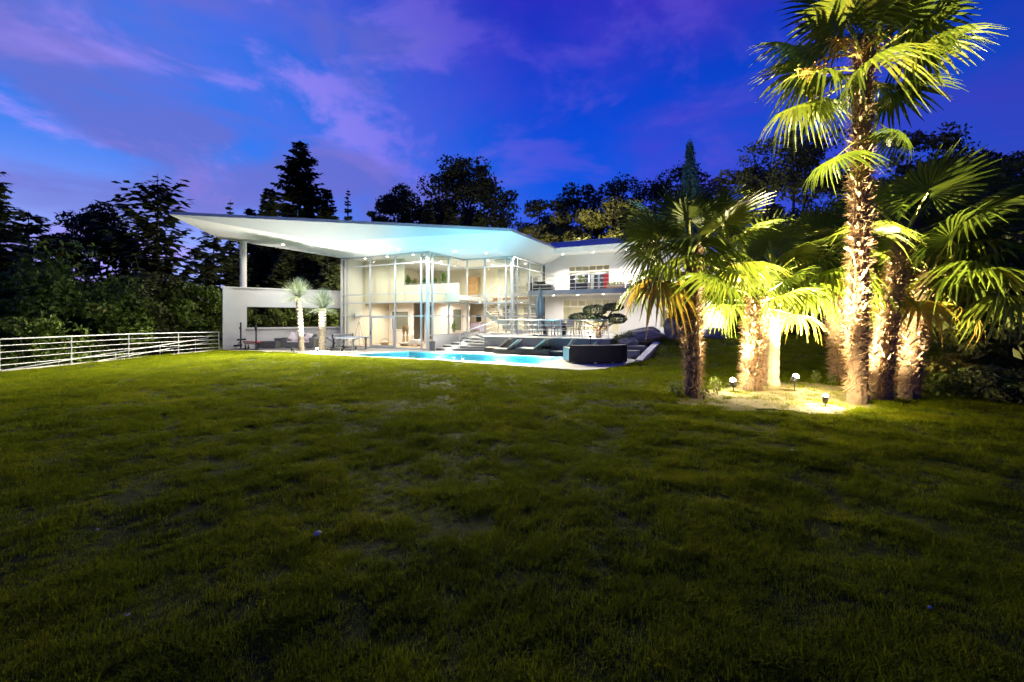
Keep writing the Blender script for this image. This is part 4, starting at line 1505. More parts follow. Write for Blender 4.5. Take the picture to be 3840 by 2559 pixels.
# ---- fan palms
def fan_mesh(seed, n=34, spread=300, Rr=0.66, pet=0.7, droop=0.3, tipdroop=0.25, mats=None):
    rng = random.Random(seed)
    V, Fc, Mi = [], [], []
    # stalk
    prev = None
    for i in range(6):
        f = i / 5
        p = Vector((0, pet * f, -0.10 * pet * f * f))
        w = 0.020 * (1 - 0.45 * f)
        ring = [p + Vector((w, 0, 0.004)), p + Vector((0, 0, -w * 0.8)), p + Vector((-w, 0, 0.004)), p + Vector((0, 0, w * 0.6))]
        b0 = len(V)
        V.extend([tuple(q) for q in ring])
        if prev is not None:
            for j in range(4):
                Fc.append((prev + j, prev + (j + 1) % 4, b0 + (j + 1) % 4, b0 + j))
                Mi.append(1)
        prev = b0
    h = Vector((0, pet, -0.10 * pet))
    dphi = R(spread) / n
    for k in range(n):
        ph = -R(spread) / 2 + dphi * (k + 0.5)
        side = abs(ph) / (R(spread) / 2)
        ln = Rr * (1.0 - 0.24 * side ** 1.6) * rng.uniform(0.93, 1.05)
        tw = rng.uniform(-0.10, 0.10)
        td = tipdroop * rng.uniform(0.6, 1.5)
        bend = rng.random() < 0.22
        rows = []
        for f in (0.05, 0.28, 0.52, 0.78, 1.0):
            r = ln * f
            hw = math.tan(dphi / 2) * r * 1.02 if f < 0.5 else math.tan(dphi / 2) * ln * 0.52 * (1 - (f - 0.52) / 0.50) ** 0.8
            hw = max(hw, 0.002)
            pa = ph + tw * max(0, f - 0.4)
            d = Vector((math.sin(pa), math.cos(pa), 0))
            s = Vector((d.y, -d.x, 0))
            z = -droop * Rr * f * f * (0.35 + 0.9 * side) - td * Rr * max(0, f - 0.5) ** 1.6 * (2.2 if bend else 1.0)
            c = h + d * r * (1 - 0.12 * max(0, f - 0.6) * (2 if bend else 1)) + Vector((0, 0, z))
            fold = hw * 0.55
            rows.append((c + s * hw + Vector((0, 0, fold)), c, c - s * hw + Vector((0, 0, fold))))
        b0 = len(V)
        for row in rows:
            V.extend([tuple(q) for q in row])
        for i in range(len(rows) - 1):
            a = b0 + 3 * i
            Fc.append((a, a + 3, a + 4, a + 1))
            Fc.append((a + 1, a + 4, a + 5, a + 2))
            Mi += [0, 0]
    return tri_mesh('fan_leaf', V, Fc, mats, Mi)
FANS = [fan_mesh(200 + i, 34, 295 + 8 * (i % 3), 0.66, 0.62 + 0.07 * (i % 3), dr, td, [M['fan'], M['petiole']]) for i, (dr, td) in enumerate(((0.10, 0.15), (0.22, 0.25), (0.34, 0.35), (0.50, 0.5), (0.65, 0.7), (0.30, 0.6)))]
FOLD = [fan_mesh(230 + i, 32, 300, 0.62, 0.62, dr, td, [M['fanold'], M['petiole']]) for i, (dr, td) in enumerate(((0.45, 0.6), (0.7, 0.8)))]
def palm(label, base, crown, tr, seed, nleaf=28, lscale=1.0, fibre=1600, stubs=90, bark='palmbark', old=3, el0=80, el1=-48, wide=1.25, hairlen=0.10, extra=(), clear=None):
    rng = random.Random(seed)
    bx_, by_ = base
    z0 = gz(bx_, by_)
    t = thing('fan_palm', label, 'palm', (bx_, by_, z0), 0, 'fan palms on the lawn')
    H = crown[2] - z0
    tip = Vector((crown[0] - bx_, crown[1] - by_, H))
    def axis_pt(f):
        q = tip * f
        q = Vector((tip.x * f ** 1.4, tip.y * f ** 1.4, H * f))
        return q
    def rad(f):
        return tr * (1.12 - 0.25 * f + 0.30 * max(0, f - 0.55)) * (1.12 if f < 0.04 else 1.0)
    # trunk
    mb = MB()
    ns, nr = 22, max(14, int(H * 14))
    vs, fs = [], []
    for i in range(nr + 1):
        f = i / nr
        c = axis_pt(f * 0.985)
        for j in range(ns):
            a = 2 * PI * j / ns
            saw = ((i + (j % 2) * 0.5) % 3) / 3.0
            r = rad(f) * (0.90 + 0.16 * saw * (0.55 if bark == 'palmpale' else 1) + rng.uniform(-0.03, 0.03))
            vs.append((c.x + r * math.cos(a), c.y + r * math.sin(a), c.z - 0.05 * (i == 0)))
    for i in range(nr):
        for j in range(ns):
            fs.append((i * ns + j, i * ns + (j + 1) % ns, (i + 1) * ns + (j + 1) % ns, (i + 1) * ns + j))
    mb.add(vs, fs)
    trk = mb.build('trunk', M[bark], t)
    # cut leaf bases
    sb = MB()
    for i in range(stubs):
        f = rng.uniform(0.10, 0.98) ** (0.8)
        a = rng.uniform(0, 2 * PI)
        c = axis_pt(f)
        d = Vector((math.cos(a), math.sin(a), 0))
        s = Vector((-d.y, d.x, 0))
        r = rad(f) * 0.95
        l = rng.uniform(0.06, 0.13)
        w = rng.uniform(0.012, 0.026)
        p0 = c + d * r
        p1 = p0 + d * l * 0.55 + Vector((0, 0, l * 0.5))
        p2 = p1 + d * l * 0.35 + Vector((0, 0, l * (0.1 if rng.random() < 0.5 else 0.5)))
        th_ = Vector((0, 0, -0.012))
        sb.add([p0 - s * w * 1.4, p0 + s * w * 1.4, p1 - s * w, p1 + s * w, p2 - s * w * 0.6, p2 + s * w * 0.6, p0 + th_ * 2, p1 + th_ + d * 0.01], [(0, 1, 3, 2), (2, 3, 5, 4), (0, 2, 7, 6), (1, 6, 7, 3), (2, 4, 7), (3, 7, 5)])
    o = sb.build('leaf_base', M['stub'], trk)
    o['kind'] = 'stuff'
    # hairy fibre
    V, Fc = [], []
    for i in range(fibre):
        f = rng.uniform(0.03, 0.99)
        a = rng.uniform(0, 2 * PI)
        c = axis_pt(f)
        d = Vector((math.cos(a), math.sin(a), 0))
        s = Vector((-d.y, d.x, 0))
        l = hairlen * rng.uniform(0.5, 1.7)
        p0 = c + d * rad(f) * 0.95
        dd = (d * rng.uniform(0.35, 1.0) + s * rng.uniform(-0.6, 0.6) + Vector((0, 0, rng.uniform(-1.1, 0.35)))).normalized()
        p1 = p0 + dd * l
        w = rng.uniform(0.003, 0.008)
        n0 = len(V)
        V += [tuple(p0 - s * w + Vector((0, 0, w))), tuple(p0 + s * w - Vector((0, 0, w))), tuple(p1)]
        Fc.append((n0, n0 + 1, n0 + 2))
    if fibre:
        o = obj('trunk_fibre', tri_mesh('trunk_fibre', V, Fc, M['fibre']), trk)
        o['kind'] = 'stuff'
    # leaves
    ga = 2.39996
    for i in range(nleaf):
        f = (i + 0.5) / nleaf
        el = el0 + (el1 - el0) * f ** 0.85 + rng.uniform(-9, 9)
        az = seed + i * ga + rng.uniform(-0.25, 0.25)
        isold = i >= nleaf - old
        if isold:
            me_ = rng.choice(FOLD)
        else:
            q = min(5, max(0, int(f * 4.6 + rng.uniform(-0.6, 0.9))))
            me_ = FANS[q]
        b = axis_pt(0.97 - 0.10 * f)
        s = lscale * rng.uniform(0.88, 1.12) * (0.8 if f < 0.12 else 1.0)
        m3 = Euler((0, 0, az), 'XYZ').to_matrix() @ Euler((R(el), 0, 0), 'XYZ').to_matrix() @ Euler((0, rng.uniform(-0.45, 0.45), 0), 'XYZ').to_matrix()
        if clear:
            fc = m3 @ Vector((0, 1.0 * s, 0)) + b + t.location
            if fc.y < clear[1] + 0.35 and abs(fc.x - clear[0]) < 1.15:
                continue
        o = obj('fan_leaf', me_, t, b, m3.to_euler(), (s * wide / 1.25 * 1.1, s, s))
    for (az, el, s, dz_, k) in extra:
        m3 = Euler((0, 0, az), 'XYZ').to_matrix() @ Euler((R(el), 0, 0), 'XYZ').to_matrix()
        obj('fan_leaf', FANS[k], t, axis_pt(0.97) + Vector((0, 0, dz_)), m3.to_euler(), (s * 1.1, s, s))
    return t
def pb_(u, v, z=0.26):
    y = (CAM_Z - z) * F / (v - HZ)
    return (kx(u) * y, y)
def pc_(u, v, y):
    q = dp(u, v, y)
    return (q.x, q.y, q.z)
bD = pb_(3218, 1512)
bA = pb_(2600, 1488)
palm('front fan palm with a dark hairy trunk and full round crown', bA, pc_(2592, 905, bA[1]), 0.140, 301, 23, 1.34, 2400, 90, old=2, hairlen=0.11, el0=70, el1=-30)
bB = pb_(2822, 1462)
palm('short fan palm with a shaggy orange trunk beside the left spotlight', bB, pc_(2835, 1105, bB[1]), 0.17, 302, 13, 1.05, 2400, 60, old=1, hairlen=0.13, el0=65, el1=-8)
bC = pb_(2893, 1447)
palm('fan palm with a smooth pale stripped trunk between the two spotlights', bC, pc_(2910, 1000, bC[1] + 0.2), 0.155, 303, 18, 1.2, 0, 0, 'palmpale', old=0, el0=72, el1=-14)
palm('tallest fan palm with a towering stubbled trunk and crown against the sky', bD, pc_(3238, 120, bD[1]), 0.140, 304, 24, 1.34, 4200, 260, old=0, el0=60, el1=-6, hairlen=0.12,
     extra=((1.75, -30, 1.15, -1.75, 3), (4.4, -40, 0.9, -1.3, 4)))
bE = (kx(3152) * 10.7, 10.7)
palm('fan palm with an orange shaggy trunk just left of the tallest palm', bE, pc_(3110, 950, bE[1] + 0.3), 0.165, 305, 19, 1.3, 2200, 70, old=1, el0=66, el1=-22, hairlen=0.13, clear=(bD[0] + 0.05, bD[1]))
bF = pb_(3300, 1500)
palm('fan palm with a dark broad trunk just right of the tallest palm', bF, pc_(3400, 860, bF[1] + 0.9), 0.17, 306, 20, 1.48, 2200, 90, old=1, el0=66, el1=-22, hairlen=0.12, clear=(bD[0] + 0.05, bD[1]))
bG = pb_(3405, 1492)
palm('fan palm whose trunk leans outward next to the autumn shrub', bG, pc_(3500, 1000, bG[1] + 0.5), 0.16, 307, 19, 1.42, 1800, 70, old=2, el0=66, el1=-28, hairlen=0.10, clear=(bD[0] + 0.05, bD[1]))
bH = pb_(3345, 1470)
palm('fan palm with an orange-lit trunk between the dark and the leaning palm', bH, pc_(3450, 800, bH[1] + 1.2), 0.14, 308, 18, 1.45, 1600, 60, old=1, el0=66, el1=-22, hairlen=0.12, clear=(bD[0] + 0.05, bD[1]))
# flower clusters under the tallest crown
dt = [o for o in C.objects if o.name.startswith('fan_palm') and o['label'].startswith('tallest')][0]
rng = random.Random(9)
for (u, v) in ((3130, 150), (2990, 285), (3300, 120)):
    c = dp(u, v, bD[1] - 0.5) - dt.location
    top = dp(3235, 200, bD[1]) - dt.location
    mb = MB()
    mid = top.lerp(c, 0.6) + Vector((0, 0, 0.15))
    mb.tube([top, mid, c], [0.022, 0.018, 0.008], 6)
    for i in range(46):
        a = top.lerp(c, rng.uniform(0.5, 1.0))
        d = Vector((rng.uniform(-1, 1), rng.uniform(-1, 1), rng.uniform(-0.9, 0.6))).normalized() * rng.uniform(0.12, 0.28)
        mb.tube([a, a + d * 0.6, a + d + Vector((0, 0, -0.04))], [0.007, 0.007, 0.006], 4)
    mb.build('flower_cluster', M['flower'], dt)

# ---- yuccas
def yucca(label, base, top, r0, r1, crown_r, seed):
    rng = random.Random(seed)
    t = thing('tree_yucca', label, 'yucca', (base[0], base[1], 0.0), 0, 'tree yuccas by the pool')
    tip = Vector(top) - Vector((base[0], base[1], 0.0))
    mb = MB()
    vs, fs = [], []
    nr, ns = 46, 18
    for i in range(nr + 1):
        f = i / nr
        c = Vector((tip.x * f ** 1.5, tip.y * f ** 1.5, tip.z * f))
        for j in range(ns):
            a = 2 * PI * j / ns
            r = (r0 + (r1 - r0) * f) * (1 + 0.10 * math.sin(i * 2.2) + rng.uniform(-0.07, 0.07)) * (1.25 if i == 0 else 1)
            vs.append((c.x + r * math.cos(a), c.y + r * math.sin(a), c.z))
    for i in range(nr):
        for j in range(ns):
            fs.append((i * ns + j, i * ns + (j + 1) % ns, (i + 1) * ns + (j + 1) % ns, (i + 1) * ns + j))
    mb.add(vs, fs)
    mb.build('trunk', M['yuccabark'], t)
    lf = MB()
    for i in range(620):
        f = rng.random()
        el = R(88 - 112 * f ** 0.9)
        a = rng.uniform(0, 2 * PI)
        d = Vector((math.cos(a) * math.cos(el), math.sin(a) * math.cos(el), math.sin(el)))
        s = d.cross(Vector((0, 0, 1)))
        s = s.normalized() if s.length > 0.01 else Vector((1, 0, 0))
        l = crown_r * rng.uniform(0.86, 1.04)
        w = 0.012
        p0 = tip + d * 0.08 + Vector((0, 0, -0.06 * f))
        p1 = p0 + d * l * 0.5
        p2 = p0 + d * l + Vector((0, 0, -0.05 * l * f))
        nz_ = s.cross(d) * 0.004
        lf.add([p0 - s * w * 0.7, p0 + s * w * 0.7, p1 + s * w + nz_, p1 - s * w + nz_, p2], [(0, 1, 2, 3), (3, 2, 4)])
    o = lf.build('crown', M['yucca'], t)
    return t
y1 = gp(1130, 1320)
y2 = gp(1208, 1316)
yucca('taller tree yucca with a slightly bent trunk and round blue-green head', (y1.x, y1.y), dp(1118, 1108, y1.y), 0.16, 0.14, 1.02, 401)
yucca('shorter tree yucca with a thicker trunk next to the lit spotlight', (y2.x, y2.y), dp(1210, 1150, y2.y), 0.19, 0.20, 1.08, 402)

# ---- cloud-pruned olive on the terrace
ob = gp(2245, 1268, 0.842)
ob.y += 0.35
ob.x = kx(2245) * ob.y
olive = thing('cloud_pruned_olive', 'cloud-pruned olive tree with five flat leaf pads on the terrace', 'tree', (ob.x, ob.y, 0.842))
rg = np.random.default_rng(77)
rng = random.Random(77)
pads = [(2178, 1190, 46, 17, 0.0), (2232, 1164, 48, 21, -0.3), (2301, 1152, 39, 16, 0.2), (2250, 1196, 30, 13, -0.5), (2313, 1196, 38, 20, 0.0)]
ol = MB()
fork = Vector((0, 0, 0.42))
limb(ol, (0, 0, -0.02), fork, 0.16, 0.12, rng, 4, 0.08, 9)
for (u, v, rx_, rz_, oy) in pads:
    yy = ob.y + oy
    c = dp(u, v, yy) - olive.location
    k = yy / F
    V, Fq = [], []
    n = 2600
    d = rand_unit(rg, n)
    lump = 1 + 0.08 * np.sin(5 * d[:, 0] + u) * np.cos(4 * d[:, 1] + v)
    rad_ = (np.cbrt(rg.uniform(0.45, 1.0, n)) * lump)[:, None]
    p = np.array(c) + d * rad_ * np.array([rx_ * k, rx_ * k * 0.85, rz_ * k])
    V_, F_ = leaf_cloud(rg, p, [(0.02, 0.02, 0.02)] * n, 1, 0.075, aspect=0.45)
    obj('leaf_pad', tri_mesh('leaf_pad', V_, F_, M['bonsai']), olive)
    mid = fork.lerp(c, 0.55) + Vector((0, 0, -0.10))
    ol.tube([fork - Vector((0, 0, 0.05)), mid, c - Vector((0, 0, rz_ * k * 0.4))], [0.095, 0.065, 0.035], 7)
ol.build('trunk', M['olivebark'], olive, smooth=True)

# ---- low plants by the rocks
def tuft_plant(label, x, y, z, r, h, seed, leaf='shrub', n=260, size=0.07, name='ground_plant', group=None, cat='plant'):
    rg = np.random.default_rng(seed)
    t = thing(name, label, cat, (x, y, z), 0, group)
    V, Fq = leaf_cloud(rg, [(0, 0, h * 0.5)], [(r, r * 0.8, h * 0.5)], n, size)
    obj('foliage', tri_mesh('foliage', V, Fq, M[leaf]), t)
    mb = MB()
    for k in range(5):
        a = k * 1.26
        mb.tube([(0, 0, 0), (r * 0.5 * math.cos(a), r * 0.4 * math.sin(a), h * 0.7)], [0.008, 0.003], 4)
    mb.build('stem', M['bark'], t)
    return t
for i, (u, v, y, r, h) in enumerate(((2322, 1268, 21.3, 0.30, 0.32), (2362, 1266, 21.6, 0.40, 0.42))):
    q = dp(u, v, y)
    tuft_plant(['small round green plant beside the second garden spotlight', 'wider yellow-green plant against the flat grey rock'][i], q.x, y, 0.50, r, h + 0.3, 500 + i, n=420, size=0.09)
rng = random.Random(5)
for i, (u, v) in enumerate(((2525, 1480), (2545, 1492), (2675, 1462), (2690, 1478), (2640, 1500), (3060, 1436), (3120, 1440), (3245, 1500), (3345, 1500))):
    q = pb_(u, v)
    tuft_plant(['weed clump left of the front palm trunk', 'taller weed clump touching the front palm trunk', 'weed clump left of the first spotlight', 'weed clump in front of the first spotlight', 'grassy clump at the foot of the front palm', 'weed clump right of the second spotlight', 'grassy clump at the foot of the orange shaggy palm', 'thin weed in front of the dark broad palm', 'thin weed in front of the leaning palm'][i], q[0], q[1], gz(*q), 0.10, 0.22 + 0.1 * rng.random(), 520 + i, n=120, size=0.05, name='weed_clump')
# ------------------------------------------------------------------ rocks
def rock(label, c, size, rot, seed, name='rock'):
    rng = random.Random(seed)
    bm = bmesh.new()
    bmesh.ops.create_icosphere(bm, subdivisions=4, radius=1)
    ph = [(Vector((rng.uniform(-1, 1), rng.uniform(-1, 1), rng.uniform(-1, 1))).normalized(), rng.uniform(0.55, 0.95)) for _ in range(16)]
    for v in bm.verts:
        p = v.co.copy()
        for nrm, d in ph:
            k = p.dot(nrm)
            if k > d:
                p -= nrm * (k - d) * 0.9
        p += v.co * 0.035 * (math.sin(7 * v.co.x + 3 * v.co.z + seed) + math.sin(9 * v.co.y + 5 * v.co.x) + 0.8 * math.sin(16 * v.co.z + 4 * v.co.x))
        v.co = p
    me_ = bpy.data.meshes.new(name)
    bm.to_mesh(me_)
    bm.free()
    me_.materials.append(M['rock'])
    o = obj(name, me_, None, c, rot, size)
    return tag(o, label, 'rock')
q = dp(2422, 1258, 21.6)
rock('long flat grey boulder below the white wing wall', (q.x, q.y, 0.88), (1.45, 0.75, 0.52), (0.05, -0.12, -0.25), 3)
q = dp(2355, 1282, 20.9)
rock('low pointed rock next to the long flat boulder', (q.x, q.y, 0.62), (0.55, 0.45, 0.32), (0, 0.15, 0.3), 8)
q = dp(2532, 1248, 21.2)
rock('tilted blue-grey rock leaning behind the front palm trunk', (q.x, q.y, 1.16), (0.48, 0.5, 0.80), (0.1, -0.55, 0.2), 15)
q = dp(2680, 1275, 22.5)
rock('dark boulder on the far lawn in front of the lit white pillar', (q.x, q.y, gz(q.x, q.y) + 0.18), (0.85, 0.6, 0.48), (0, 0.05, 0.4), 21)
rng = random.Random(31)
for i, (u, v, s) in enumerate(((1190, 2005, 0.022), (365, 1975, 0.009), (480, 2300, 0.009), (3487, 2285, 0.010), (2970, 1690, 0.018), (780, 1535, 0.015))):
    y = (CAM_Z - 0.30) * F / (v - HZ)
    x = kx(u) * y
    o = rock(['largest white stone lying alone on the dark lawn', 'small pale pebble on the dark lawn below the fence', 'small pale pebble in the dark foreground grass', 'small bluish pebble in the foreground right of the centre', 'pale stone on the lawn in front of the palms', 'small pale stone on the lit lawn near the deck'][i], (x, y, gz(x, y) + s * 0.9 + 0.02), (s * 1.2, s, s * 0.8), (0, 0, i), 40 + i, 'lawn_stone')
    o.data.materials[0] = M['pebble']

# ------------------------------------------------------------------ pebble bed round the yuccas
rng = random.Random(12)
pb = MB()
e0, e1 = gp(1015, 1322), gp(1330, 1324)
for i in range(420):
    f = rng.random()
    a = e0.lerp(e1, f)
    w = 0.55 * math.sin(PI * min(1, max(0, f))) ** 0.5 + 0.05
    o_ = rng.uniform(-1, 1) * w
    p = (a.x + o_ * BX.x + 0.1, a.y + o_ * BX.y + 0.25)
    r = rng.uniform(0.03, 0.075)
    pb.blob((p[0], p[1], 0.01 + r * 0.35), (r * rng.uniform(0.8, 1.4), r, r * 0.6), 6, 4, 0.15, rng)
pbo = pb.build('pebble_bed', M['pebble'])
pbo['kind'] = 'stuff'
tag(pbo, 'bed of white pebbles round the two yucca trunks', 'pebbles')

# ------------------------------------------------------------------ garden spotlights
def garden_spot(label, p, aim, watts, cone, color, lit=True, r=0.065, fill=0, sink=0.0):
    z = p[2]
    t = thing('garden_spotlight', label, 'spotlight', (p[0], p[1], z), 0, 'garden spotlights')
    d = (Vector(aim) - Vector((p[0], p[1], z + 0.14))).normalized()
    mb = MB()
    mb.tube([(0, 0, -0.35), (0, 0, 0.09)], 0.012, 6)
    mb.build('spike', M['black'], t)
    mb = MB()
    c = Vector((0, 0, 0.14))
    mb.tube([c - d * 0.09, c - d * 0.05, c + d * 0.045], [r * 0.6, r, r * 1.08], 14)
    mb.build('housing', M['black'], t)
    mb = MB()
    mb.blob(c + d * 0.055, r * 0.92, 12, 8)
    mb.build('bulb', M['spotglow'] if lit else M['darkglass'], t, smooth=True)
    if lit:
        q = Vector((p[0], p[1], z)) + c + d * 0.17
        lamp('spot_lamp', 'SPOT', q, watts, color, q + d, 0.05, cone, 0.55)
        if fill:
            lamp('spot_spill', 'POINT', q, fill, color, size=0.06)
    return t
YEL = (1.0, 0.84, 0.50)
def gpos(u, v):
    x, y = pb_(u, v)
    return (x, y, gz(x, y))
def lampos(u, v, y):
    q = dp(u, v, y)
    return (q.x, y, q.z - 0.14)
s1 = lampos(2750, 1437, 9.3)
garden_spot('blazing ground spotlight left of the shaggy short palm', s1, (4.3, 9.3, 3.4), 4000, 136, YEL, fill=120)
s2 = lampos(2980, 1421, 9.3)
garden_spot('blazing ground spotlight between the pale palm and the tallest palm', s2, (7.3, 8.9, 3.2), 8000, 136, YEL, fill=120)
s3 = gpos(3095, 1522)
garden_spot('small ground spotlight in front of the tallest palm', s3, (6.1, 7.5, 6.9), 16000, 58, YEL, fill=200, r=0.045)
ys = gp(1198, 1322)
garden_spot('lit ground spotlight in front of the shorter yucca', (ys.x, ys.y - 0.25, 0.02), (ys.x - 1.4, ys.y - 0.9, 6.0), 2600, 120, (1.0, 0.94, 0.84), fill=130)
ys = gp(1095, 1322)
garden_spot('unlit black ground spotlight left of the taller yucca', (ys.x, ys.y, 0.02), (ys.x + 1, ys.y, 3), 0, 60, YEL, lit=False)
ys = gp(1282, 1322)
garden_spot('unlit black ground spotlight between the yucca and the pool', (ys.x, ys.y, 0.02), (ys.x - 1, ys.y, 3), 0, 60, YEL, lit=False)
o1 = Vector((ob.x - 0.35, ob.y - 0.75, 0.845))
q = dp(2214, 1260, 21.35)
garden_spot('lit spotlight on the terrace left of the olive trunk', (q.x, q.y, 0.845), (ob.x, ob.y, 3.0), 170, 140, (1.0, 0.90, 0.70), fill=30)
q = dp(2300, 1262, 21.0)
garden_spot('lit spotlight at the corner of the terrace right of the olive', (q.x, q.y + 0.4, 0.505), (q.x + 1.8, q.y + 7, 5.0), 2200, 130, (1.0, 0.90, 0.70), fill=40)
q = dp(2370, 1262, 21.5)
garden_spot('tiny lit spotlight hidden in the plant by the flat boulder', (q.x, q.y, 0.85), (q.x + 1, q.y + 5, 3), 120, 140, (1.0, 0.9, 0.7), r=0.03)

# white pillar with a wall lamp at the end of the wing, half hidden by palm leaves
q = dp(2690, 1200, 25.5)
pil = thing('lit_pillar', 'white garden pillar lit by a wall lamp behind the palm leaves', 'pillar', (q.x, 25.5, gz(q.x, 25.5)))
mb = MB()
mb.box(-0.62, 0.62, 0, 0.5, -0.1, 2.1)
mb.build('pillar', M['render'], pil, bevel=0.02)
mb = MB()
mb.box(-0.70, 0.70, -0.08, 0.58, 2.102, 2.18)
mb.build('capping', M['render'], pil)
mb = MB()
mb.blob((0, -0.16, 1.5), 0.10, 12, 8)
mb.build('lamp_globe', M['spotglow'], pil, smooth=True)
lamp('pillar_lamp', 'POINT', (q.x, 25.5 - 0.42, gz(q.x, 25.5) + 1.5), 150, (1.0, 0.93, 0.8), size=0.1)

# ------------------------------------------------------------------ furniture on the deck
# weight bench
wb = gp(905, 1312)
wb.y -= 0.1
g = thing('weight_bench', 'black weight bench with tall uprights and a red padded seat', 'weight bench', (wb.x, wb.y, 0.0), -0.35)
for sx in (0.0, 0.72):
    mb = MB()
    mb.box(sx - 0.03, sx + 0.03, 0.0 if sx == 0 else 0.42, 0.06 if sx == 0 else 0.48, 0.03, 1.62)
    mb.build('upright', M['black'], g)
    mb = MB()
    yy = 0.03 if sx == 0 else 0.45
    mb.box(sx - 0.09, sx - 0.032, yy - 0.03, yy + 0.03, 1.22, 1.34)
    mb.build('bar_hook', M['black'], g)
mb = MB()
mb.box(-0.75, 0.35, -0.03, 0.03, 0.002, 0.05)
mb.box(-0.35, 1.35, 0.20, 0.26, 0.002, 0.045)
mb.box(-0.03, 0.03, -0.35, 0.65, 0.051, 0.08)
mb.build('base_frame', M['black'], g)
mb = MB()
mb.tube([(-0.55, 0.1, 0.05), (-0.02, 0.1, 0.62)], 0.022, 6)
mb.tube([(0.05, 0.22, 0.36), (1.30, 0.22, 0.36)], 0.03, 6)
mb.tube([(1.15, 0.22, 0.05), (1.15, 0.22, 0.36)], 0.03, 6)
mb.build('bench_frame', M['black'], g)
mb = MB()
mb.box(0.08, 1.28, 0.08, 0.36, 0.42, 0.50)
mb.build('bench_pad', M['red'], g, bevel=0.02)
for (x_, z_) in ((-0.02, 0.60), (-0.32, 0.24)):
    mb = MB()
    mb.tube([(x_, -0.16, z_), (x_, 0.34, z_)], 0.055, 12)
    mb.build('roller_pad', M['rubber'], g, smooth=True)
for x_ in (0.55, 0.78):
    mb = MB()
    mb.tube([(x_, -0.14, 0.19), (x_ + 0.04, -0.08, 0.19)], 0.15, 20)
    mb.build('weight_plate', M['rubber'], g)
# storage box and side unit
q = gp(985, 1310)
def wbox(name, label, cat, p, w, d, h, rz, mt, feet=True, lid=True, group=None, handle=False):
    t = thing(name, label, cat, (p[0], p[1], 0.0), rz, group)
    mb = MB()
    mb.box(-w / 2, w / 2, 0, d, 0.05, h - 0.04)
    mb.build('body', mt, t, bevel=0.008)
    mb = MB()
    mb.box(-w / 2 - 0.012, w / 2 + 0.012, -0.012, d + 0.012, h - 0.038, h)
    mb.build('lid', mt, t, bevel=0.006)
    for x_ in (-w / 2 + 0.06, w / 2 - 0.06):
        for y_ in (0.06, d - 0.06):
            mb = MB()
            mb.box(x_ - 0.04, x_ + 0.04, y_ - 0.03, y_ + 0.03, 0.002, 0.048)
            mb.build('foot', M['frame'], t)
    if handle:
        mb = MB()
        mb.box(-0.06, 0.06, -0.03, -0.014, h * 0.5, h * 0.5 + 0.03)
        mb.build('handle', M['frame'], t)
    return t
q = gp(992, 1309)
wbox('storage_box', 'low grey woven storage box behind the weight bench', 'box', (q.x, q.y + 0.25), 1.25, 0.55, 0.44, -0.15, M['grey_plastic'])
q = gp(1030, 1307)
wbox('side_cabinet', 'taller grey woven cabinet beside the outdoor sofa', 'cabinet', (q.x, q.y + 0.55), 0.72, 0.6, 0.60, -0.15, M['grey_plastic'], handle=True)
# outdoor sofa
q = gp(1112, 1308)
sofa = thing('outdoor_sofa', 'grey woven outdoor sofa with pale pink cushions behind the yucca', 'sofa', (q.x, q.y + 0.2, 0.0), -0.12)
mb = MB()
mb.box(-1.0, 1.0, 0.02, 0.80, 0.06, 0.36)
mb.build('seat_base', M['grey_plastic'], sofa, bevel=0.01)
for x0 in (-1.02, 0.80):
    mb = MB()
    mb.box(x0 - 0.10, x0 + 0.24, 0.0, 0.82, 0.06, 0.66)
    mb.build('armrest', M['grey_plastic'], sofa, bevel=0.015)
mb = MB()
mb.box(-0.78, 0.78, 0.70, 0.84, 0.361, 0.86)
mb.build('backrest', M['grey_plastic'], sofa, bevel=0.015)
mb = MB()
mb.box(-0.77, 0.79, 0.0, 0.69, 0.364, 0.45)
mb.build('seat_cushion', M['cushion'], sofa, bevel=0.03)
for x_ in (-1.0, -0.3, 0.35, 0.95):
    mb = MB()
    mb.box(x_ - 0.06, x_ + 0.06, 0.04, 0.12, 0.002, 0.058)
    mb.build('foot', M['frame'], sofa)
def pillow(label, p, s, rot, mt):
    bm = bmesh.new()
    bmesh.ops.create_grid(bm, x_segments=10, y_segments=10, size=0.5)
    top = list(bm.verts)
    me_ = bpy.data.meshes.new('cushion')
    vs, fs = [], []
    n_ = 11
    for sg in (1, -1):
        for i in range(n_):
            for j in range(n_):
                x_, y_ = i / 10 * 2 - 1, j / 10 * 2 - 1
                e = max(0.0, (1 - x_ ** 4) * (1 - y_ ** 4)) ** 0.5
                k = 1 - 0.08 * (1 - abs(x_)) * abs(y_) - 0.08 * (1 - abs(y_)) * abs(x_)
                vs.append((x_ * 0.5 * k, y_ * 0.5 * k, sg * 0.17 * e * (1 + 0.1 * math.sin(4 * x_ + 3 * y_))))
    for s_ in (0, 1):
        for i in range(10):
            for j in range(10):
                a = s_ * 121 + i * 11 + j
                fs.append((a, a + 11, a + 12, a + 1) if s_ == 0 else (a, a + 1, a + 12, a + 11))
    bm.free()
    me_.from_pydata(vs, [], fs)
    me_.polygons.foreach_set('use_smooth', [True] * len(fs))
    me_.materials.append(mt)
    o = obj('cushion', me_, None, p, rot, (s, s, s))
    return tag(o, label, 'cushion')
sl_ = sofa.location
pillow('tilted pale pink cushion on the left of the outdoor sofa', (sl_.x - 0.55, sl_.y + 0.42, 0.72), 0.52, (R(68), 0.35, 0.15), M['cushion'])
pillow('second pale pink cushion leaning behind the tilted one', (sl_.x - 0.28, sl_.y + 0.46, 0.74), 0.50, (R(75), 0.6, -0.2), M['cushion'])
